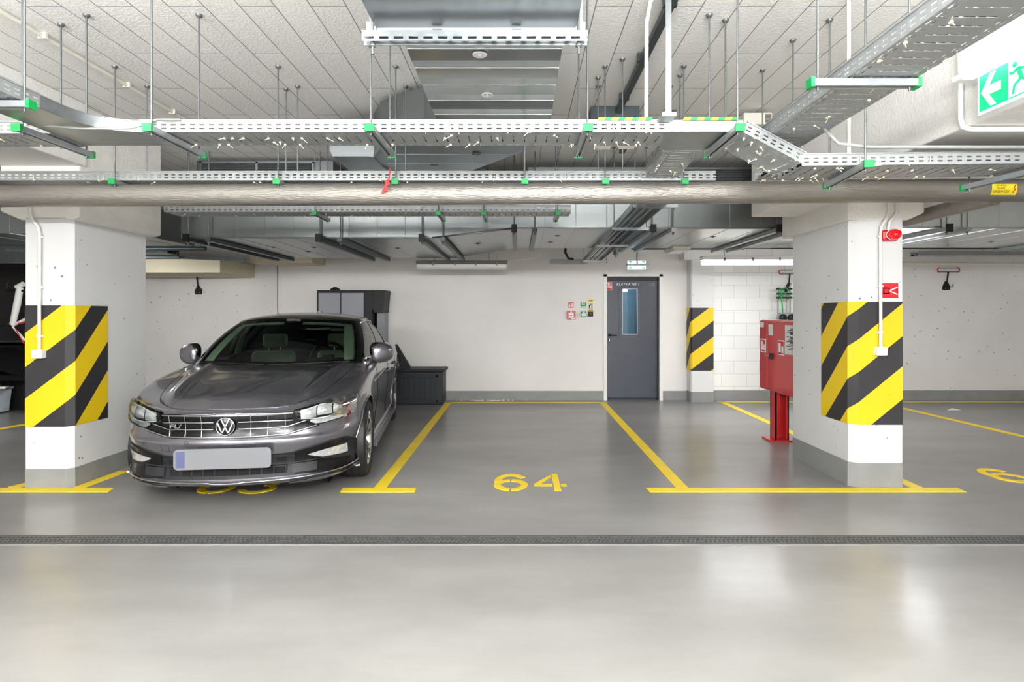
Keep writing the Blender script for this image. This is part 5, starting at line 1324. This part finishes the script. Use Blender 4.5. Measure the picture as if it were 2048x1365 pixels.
m_ = MB(); c = W(1232, 504, 9.4); m_.cyl((c.x, 9.4, c.z-.05), (c.x, 9.4, c.z+.06), .045, 16); m_.cyl((c.x, 9.4, c.z-.09), (c.x, 9.4, c.z-.05), .015, 10); simple('ceiling_spigot', m_, 'galv', tuple(c), 'short steel pipe end above the door to the left of the exit lamp', 'pipe end')
m_ = MB(); m_.tube([(-.31, 8.75, 2.33), (-.31, 8.75, 2.24), (-.29, 8.75, 2.21), (.25, 8.72, 2.26), (.32, 8.72, 2.30), (.30, 8.72, 2.34)], .014, 8); simple('conduit', m_, 'off_white', (0, 8.7, 2.25), 'cream bent conduit above the unlit tube light', 'conduit')
m_ = MB(); m_.tube([(.74, 9.3, 2.62), (.73, 9.3, 2.40), (.78, 9.3, 2.31), (.86, 9.3, 2.30)], .02, 8); simple('loose_cable', m_, 'pvc_black', (.75, 9.3, 2.45), 'black cable loop dropping to the small wall tray', 'cable')
# ---------------------------------------------------------------- column fittings
def wallbox(name, px, py, Y, lab): 
    c = W(px, py, Y); m_ = MB(); m_.box(c.x-.042, c.x+.042, Y-.055, Y, c.z-.036, c.z+.036, bv=.006); m_.box(c.x-.035, c.x+.035, Y-.06, Y-.05, c.z-.03, c.z+.03, bv=.004)
    simple(name, m_, 'white', tuple(c), lab, 'socket box')
wallbox('socket_box', 83, 708, 4.826, 'white socket box on the left column under its conduit')
wallbox('socket_box', 1757, 702, 4.846, 'white socket box on the right column under its conduit')
def condu(px0, Y, pts, lab, clips):
    m_ = MB(); P_ = [Vector((wx(px, Y), yy, 1.42-(py-630)/1180*Y)) for px, py, yy in pts]
    m_.tube(P_, .0125, 10)
    for py in clips:
        z = 1.42-(py-630)/1180*Y; x = wx(px0, Y); m_.box(x-.022, x+.022, Y-.03, Y, z-.008, z+.008)
    simple('conduit', m_, 'white_paint_gloss', tuple(P_[-1]), lab, 'conduit')
condu(84, 4.83, [(66, 395, 4.80), (66, 430, 4.80), (70, 440, 4.80), (82, 455, 4.80), (85, 468, 4.80), (84.5, 700, 4.80)], 'white conduit down the front of the left column', (475, 575, 672))
condu(1757, 4.85, [(1774, 395, 4.82), (1774, 424, 4.82), (1768, 440, 4.82), (1758, 455, 4.82), (1756.5, 475, 4.82), (1757, 694, 4.82)], 'white conduit down the front of the right column to the socket', (474, 573, 665))
condu(1785, 4.85, [(1789, 395, 4.82), (1789, 428, 4.82), (1781, 438, 4.82), (1774, 446, 4.82), (1772, 462, 4.82)], 'short white conduit ending at the red siren', ())
sr = thing('alarm_siren', 'red alarm siren with round dome on the right column', 'siren', tuple(W(1783, 471, 4.8)))
c = W(1781, 471, 4.8); m_ = MB(); m_.box(c.x-.068, c.x+.068, 4.79, 4.85, c.z-.045, c.z+.045, bv=.02); m_.build('base', 'red_paint', sr)
m_ = MB(); m_.lathe([(0, -.075), (.02, -.072), (.035, -.06), (.043, -.035), (.046, 0)], (c.x+.012, 4.79, c.z+.003), (0, 1, 0), 24); m_.build('dome', 'red_dome', sr)
m_ = MB(); m_.tube([Vector((c.x+.012+.055*math.cos(k*PI/16), 4.785, c.z+.003+.04*math.sin(k*PI/16))) for k in range(32)], .003, 6, closed=True); m_.build('rim_line', 'white', sr)
plate('siren_sign', 1762.5, 1797.5, 565, 598.5, 'paper', 'square red sign with white horn symbol on the right column', 'sign', .003, Y=4.85, extra=[('red_field', 'red_sign', [(.05, .05, .95, .95)]), ('horn_symbol', 'white', [(.10, .30, .15, .68), (.10, .30, .46, .36), (.10, .62, .46, .68), (.41, .30, .46, .68), (.46, .44, .48, .50, .92, .30, .90, .24), (.46, .54, .48, .48, .92, .68, .90, .74), (.86, .26, .90, .72)])])
# ---------------------------------------------------------------- hydrant cabinet
hc = thing('hydrant_cabinet', 'red fire hydrant cabinet on a post left of the right column', 'hydrant cabinet', (2.95, 6.6, 0))
HX = 2.85
m_ = MB(); m_.box(HX+.012, 3.10, 6.0, 6.985, .553, 1.362, bv=.006); m_.build('cabinet_body', 'red_paint', hc)
m_ = MB(); m_.box(HX-.004, HX+.012, 6.02, 6.765, .565, 1.35, bv=.004); dm = m_.build('door', 'red_paint', hc)
m_ = MB(); m_.box(HX-.004, HX+.012, 6.775, 6.978, .565, 1.35, bv=.004); m_.build('narrow_door', 'red_paint', hc)
def cabp(name, m, y0, y1, z0, z1, e=.002): return MB().box(HX-.004-e, HX-.004, y0, y1, z0, z1).build(name, m, hc)
def yx(px): return HX*1180/(px-1038)
def zz(py, px): return 1.42-(py-630)*HX/(px-1038)
cabp('instruction_sheet', 'paper', yx(1591), yx(1571), zz(710, 1580), zz(651, 1580))
m_ = MB()
for k in range(16):
    if k % 5: m_.box(HX-.0075, HX-.006, yx(1589), yx(1574)-.05*(k % 3), zz(704-3.2*k, 1580), zz(703.2-3.2*k, 1580)+.004)
for k in range(3):
    for j in range(2): m_.box(HX-.0078, HX-.006, yx(1583+j*4)-.01, yx(1583+j*4)+.012, zz(668+k*9, 1585)-.012, zz(668+k*9, 1585)+.010)
m_.build('instruction_print', 'ink', hc)
for (a, b_, t_, u_) in [(1569.5, 1557, 681, 711), (1532.5, 1522.5, 678, 705)]:
    y0, y1 = yx(a), yx(b_); z1, z0 = zz(t_, (a+b_)/2), zz(u_, (a+b_)/2)
    cabp('sign', 'white', y0, y1, z0, z1); cabp('sign_red', 'red_sign', y0+.012, y1-.012, z0+.012, z1-.012, .003)
    cabp('sign_figure', 'white', y0+(y1-y0)*.55, y1-(y1-y0)*.15, z0+.03, z1-.03, .004); cabp('sign_flame', 'white', y0+(y1-y0)*.15, y0+(y1-y0)*.42, z0+.025, z0+(z1-z0)*.6, .004)
cabp('small_label', 'paper', yx(1546.5), yx(1538), zz(671, 1542), zz(649, 1542)); cabp('corner_label', 'paper', yx(1528), yx(1521), zz(655, 1524), zz(645, 1524))
m_ = MB(); m_.box(HX-.03, HX-.004, yx(1546)-.01, yx(1543)+.01, zz(719, 1544), zz(707, 1544), bv=.004); m_.build('latch', 'black', hc)
m_ = MB()
for px in (1532, 1538): m_.lathe([(0, 0), (.012, 0), (.012, .006)], (HX-.01, yx(px), zz(711, px)), (1, 0, 0), 10)
m_.build('lock', 'chrome', hc)
m_ = MB(); m_.box(2.87, 2.885, 6.60, 6.74, .02, .56).box(3.005, 3.02, 6.60, 6.74, .02, .56).box(2.87, 3.02, 6.73, 6.745, .02, .56).box(2.87, 2.90, 6.60, 6.612, .02, .56).box(2.99, 3.02, 6.60, 6.612, .02, .56)
m_.prism([(2.895, .02), (2.905, .02), (2.92, .56), (2.895, .56)], 6.60, 6.606, 0, lambda x, z, y: (x, y, z)); m_.build('post', 'red_paint', hc)
m_ = MB(); m_.box(2.80, 3.08, 6.56, 6.80, 0, .02); m_.build('foot_plate', 'red_paint', hc)
# ---------------------------------------------------------------- wall hooks, hand truck
def hook(label, px, top, Y=WY, red=True, wide=.34):
    c = W(px, top, Y); t = thing('bicycle_hook', label, 'wall hook', tuple(c)); z = c.z; x = c.x
    m_ = MB(); m_.prism([(x-.055, z-.36), (x+.055, z-.36), (x+.055, z-.30), (x+.014, z-.215), (x-.014, z-.215), (x-.055, z-.30)], Y-.03, Y-.002, 0, lambda a, b_, y: (a, y, b_)); m_.build('wall_plate', 'black', t)
    m_ = MB(); m_.cyl((x, Y-.03, z-.25), (x, Y-.07, z-.065), .010, 8); m_.cyl((x, Y-.03, z-.23), (x, Y-.06, z-.06), .010, 8)
    m_.tube([(x-wide/2, Y-.07, z), (x+wide/2, Y-.07, z)], .006, 6); m_.tube([(x-wide/2, Y-.07, z-.065), (x+wide/2, Y-.07, z-.065)], .006, 6); m_.tube([(x+.05, Y-.03, z-.31), (x+.08, Y-.06, z-.31), (x+.082, Y-.06, z-.26)], .006, 6); m_.build('arms', 'black', t)
    for s_ in (-1, 1):
        m_ = MB(); m_.tube([(x+s_*(wide/2-.02), Y-.07, z+.002), (x+s_*wide/2, Y-.07, z), (x+s_*(wide/2+.012), Y-.07, z-.03), (x+s_*wide/2, Y-.07, z-.065), (x+s_*(wide/2-.02), Y-.07, z-.067)], .009, 8); m_.build('rubber_end', 'red_sign' if red else 'black', t)
    m_ = MB()
    for s_ in (-1, 1): m_.lathe([(0, 0), (.009, 0), (.009, .004)], (x+s_*.025, Y-.034, z-.335), (0, 1, 0), 10)
    m_.build('screws', 'steel', t)
    return t
hook('black bicycle wall hook with red ends right of the right column', 1891, 537)
hook('bicycle wall hook with red ends above the hand truck', 1576, 541)
hook('dark bicycle wall hook on the wall beside the left column', 398, 546, red=False)
ht = thing('hand_truck', 'folded hand truck with green strap hanging behind the red cabinet', 'hand truck', tuple(W(1568, 640, 9.65)))
def hp(px, py, d=0): return W(px, py, 9.62-d)
m_ = MB(); m_.tube([hp(1556, 640), hp(1556, 600)], .010, 8); m_.tube([hp(1580, 640), hp(1580, 600)], .010, 8); m_.tube([hp(1557, 600), hp(1557, 575)], .006, 8); m_.tube([hp(1580, 600), hp(1580, 575)], .006, 8); m_.build('rails', 'steel', ht)
m_ = MB(); 
for y_ in (578, 588, 596): m_.bar(hp(1553, y_), hp(1584, y_), .03, .03)
m_.build('cross_bars', 'black', ht)
m_ = MB(); m_.bar(hp(1562, 580, .03), hp(1566, 632, .03), .02, .006, up=(0, 1, 0)); m_.tube([hp(1557, 580, .03), hp(1572, 576, .03), hp(1581, 585, .03)], .010, 8); m_.tube([hp(1556, 594, .03), hp(1570, 588, .03), hp(1582, 594, .03)], .010, 8); m_.build('strap', 'strap_green', ht)
m_ = MB(); m_.prism([(hp(1550, 0).x, hp(0, 655).z), (hp(1552, 0).x, hp(0, 632).z), (hp(1558, 0).x, hp(0, 626).z), (hp(1584, 0).x, hp(0, 626).z), (hp(1592, 0).x, hp(0, 655).z)], 9.56, 9.60, 0, lambda x, z, y: (x, y, z)); m_.build('toe_plate', 'grey_plastic', ht)
for px in (1561, 1578):
    m_ = MB(); m_.lathe([(0, 0), (.05, 0), (.06, .015), (.06, .035)], (hp(px, 0).x, 9.50, hp(0, 636).z), (0, 1, 0), 20); m_.build('wheel', 'black', ht)
m_ = MB(); m_.prism([(hp(1582, 0).x, hp(0, 655).z), (hp(1583, 0).x, hp(0, 580).z), (hp(1590, 0).x, hp(0, 565).z), (hp(1600, 0).x, hp(0, 565).z), (hp(1604, 0).x, hp(0, 655).z)], 9.70, 9.78, 0, lambda x, z, y: (x, y, z)); simple('hanging_bag', m_, 'white', tuple(hp(1592, 640)), 'white bag hanging beside the hand truck', 'bag')
# ---------------------------------------------------------------- cabinet and deck box behind the car
cb = thing('storage_cabinet', 'tall black framed cabinet with grey doors behind the car', 'cabinet', (wx(690, 9.35), 9.5, 0))
m_ = MB(); X0, X1 = wx(633, 9.3), wx(744, 9.3); ZT = 1.81
m_.box(X0, X1, 9.32, 9.76, .0, ZT); m_.build('carcass', 'black', cb)
for k, (a, b_) in enumerate([(637, 680.5), (682.5, 727.5)]):
    MB().box(wx(a, 9.3), wx(b_, 9.3), 9.295, 9.32, .08, ZT-.045, bv=.006).build('door', 'grey_plastic', cb)
m_ = MB(); m_.tube([(wx(660+2*k, 9.4), 9.45, ZT+.03*math.sin(PI*k/8)) for k in range(9)], .025, 8); m_.build('top_bulge', 'black', cb)
m_ = MB(); m_.prism([(X1, ZT), (wx(769, 9.3), ZT), (wx(765, 9.3), 1.455), (wx(748, 9.3), 1.455), (X1, 1.52)], 9.33, 9.74, 0, lambda x, z, y: (x, y, z)); m_.build('side_shelf_box', 'black', cb)
MB().box(wx(748, 9.3), wx(764, 9.3), 9.5, 9.74, 0, 1.45).build('grey_side_panel', 'grey_plastic', cb)
db = thing('deck_box', 'dark plastic storage box on the floor beside the car', 'storage box', (-1.6, 9.5, 0))
DX0, DX1 = -2.10, wx(885, 9.3)
m_ = MB(); m_.box(DX0, DX1, 9.30, 9.76, .0, .52, bv=.012); m_.build('box_body', 'deckbox', db)
m_ = MB(); m_.box(DX0+.06, DX1-.07, 9.288, 9.302, .04, .07).box(DX0+.06, DX1-.07, 9.288, 9.302, .44, .47).box(DX1-.1, DX1-.07, 9.288, 9.302, .04, .47).box(DX0+.06, DX0+.09, 9.288, 9.302, .04, .47)
k = DX0+.12
while k < DX1-.12: m_.box(k, k+.075, 9.292, 9.302, .08, .43, bv=.003); k += .085
m_.build('ribbed_front', 'deckbox', db)
m_ = MB(); m_.box(DX0, DX1+.03, 9.27, 9.78, .52, .565, bv=.01); m_.build('lid', 'dark_plastic', db)
m_ = MB(); m_.prism([(wx(786, 9.2), .95), (wx(790, 9.2), .95), (wx(819, 9.2), .57), (wx(796, 9.2), .57)], 9.35, 9.40, 0, lambda x, z, y: (x, y, z)); m_.build('open_flap', 'black', db)
# ---------------------------------------------------------------- dark storage bay at the left edge
struct(MB().box(-10.4, -6.95, 9.74, 9.795, 0, 2.9).build('wall_shade_panel', mat('bay_shade', (40, 38, 38), .8)))  # dark panel colour stands in for the shade of the poorly lit bay
struct(MB().box(-7.0, -6.93, 8.4, 9.74, 0, 2.35).build('wall_light_block', 'bay_shade'))  # unseen partition added to keep light out of the bay
m_ = MB(); m_.box(-9.2, -7.05, 8.5, 9.1, .98, 1.02); m_.box(-9.2, -7.05, 8.5, 8.53, .98, 1.05)
simple('storage_shelf', m_, 'grid_plastic', (-8, 8.8, 1.0), 'grey metal shelf board behind the left column', 'shelf')
m_ = MB(); rnd = random.Random(4)
rows = [[(-9.3+i*.2, 8.75+j*.12, .42+.5*math.exp(-((i-7)/4)**2)*(1-abs(j-3)/4.5)+rnd.uniform(-.03, .03)) for i in range(12)] for j in range(8)]
m_.grid(rows); o = simple('dark_tarpaulin', m_, 'tarp', (-8.2, 9.1, .5), 'black crumpled tarpaulin heap behind the left column', 'tarpaulin')
m_ = MB(); m_.box(-9.3, -7.1, 8.8, 9.5, 0, .36, bv=.02); simple('tarpaulin_base', m_, 'tarp', (-8.2, 9.1, .2), 'dark covered box under the black tarpaulin', 'box')
cr_ = thing('plastic_crate', 'clear plastic crate with white front on the floor at the left edge', 'crate', (-8, 8.3, 0))
a, b_ = W(-8, 812, 8.7), W(34, 772, 8.7)
cx0, cx1 = wx(-5, 8.7), wx(33, 8.7)
MB().prism([(cx0-.3, .36), (cx0-.27, .02), (cx1-.30, .02), (cx1-.26, .36)], 8.25, 8.62, 0, lambda x, z, y: (x, y, z)).build('crate_body', 'white', cr_)
MB().prism([(cx1-.29, .34), (cx1-.28, .02), (cx1-.04, .02), (cx1, .34)], 8.25, 8.62, 0, lambda x, z, y: (x, y, z)).build('clear_wall', 'clear_plastic', cr_)
MB().box(cx0-.32, cx1+.02, 8.23, 8.64, .34, .375, bv=.008).build('rim', 'grey_plastic', cr_)
for k, (dx, z, rot, mm, lab) in enumerate([(-.22, .39, .2, 'red_paint', 'dark red book lying on the plastic crate'), (-.16, .43, -.1, 'paper', 'cream paged book on top of the crate'), (-.02, .385, .5, 'ink', 'dark booklet at the crate corner')]):
    m_ = MB(); c = Vector((cx1+dx, 8.4, z)); ax_ = Vector((math.cos(rot), math.sin(rot), 0)); ay_ = Vector((-math.sin(rot), math.cos(rot), 0))
    m_.obox(c, ax_, ay_, (0, 0, 1), .11, .08, .016, 0); m_.obox(c+Vector((0, 0, .017)), ax_, ay_, (0, 0, 1), .112, .082, .002, 1); m_.obox(c-Vector((0, 0, .017)), ax_, ay_, (0, 0, 1), .112, .082, .002, 1)
    simple('book', m_, ['paper', mm if mm != 'paper' else 'beige_board'], tuple(c), lab, 'book')
bk = thing('bicycle', 'white bicycle frame hanging upright behind the left column', 'bicycle', tuple(W(30, 640, 8.6)))
def bp_(px, py, d=0): return W(px, py, 8.3-d)
m_ = MB(); m_.tube([bp_(40, 575), bp_(34, 610), bp_(25, 650)], [.042, .045, .036], 12); m_.tube([bp_(25, 652), bp_(52, 638)], .02, 10); m_.tube([bp_(26, 654), bp_(50, 682)], .016, 10); m_.tube([bp_(33, 575), bp_(47, 568)], .035, 10); m_.build('frame_tubes', 'white_paint_gloss', bk)
m_ = MB(); m_.tube([bp_(36, 648, .02), bp_(52, 645, .02)], .01, 8); m_.tube([bp_(30, 656, .02), bp_(48, 688, .02)], .006, 8); m_.build('red_trim', 'red_sign', bk)
m_ = MB(); m_.tube([bp_(-10, 650), bp_(24, 653), bp_(44, 665)], .012, 8); m_.tube([bp_(14, 580), bp_(14, 566)], .012, 8); m_.tube([bp_(14, 580), bp_(46, 582)], .018, 8); m_.build('handlebar', 'black', bk)
# paper scrap and ice-white crumbs
m_ = MB(); m_.add([(6.35, 8.75, .004), (6.55, 8.72, .004), (6.50, 8.85, .02), (6.42, 8.82, .004)], [(0, 1, 2), (0, 2, 3)]); tag(m_.build('paper_scrap', 'paper', None, (6.45, 8.8, 0), solid=.002), 'small white scrap on the floor right of the right column', 'scrap')
m_ = MB(); rnd = random.Random(8)
for k in range(60):
    x = rnd.gauss(wx(985, 9.7), .22); y = rnd.uniform(9.70, 9.785); m_.obox((x, y, .004), (1, rnd.random(), 0), (0, 0, 1), (rnd.random(), -1, 0), rnd.uniform(.003, .010), .004, .005)
tag(m_.build('plaster_crumbs', 'white', None, (-.4, 9.75, 0)), 'white plaster crumbs on the floor at the back wall', 'crumbs', None, 'stuff')
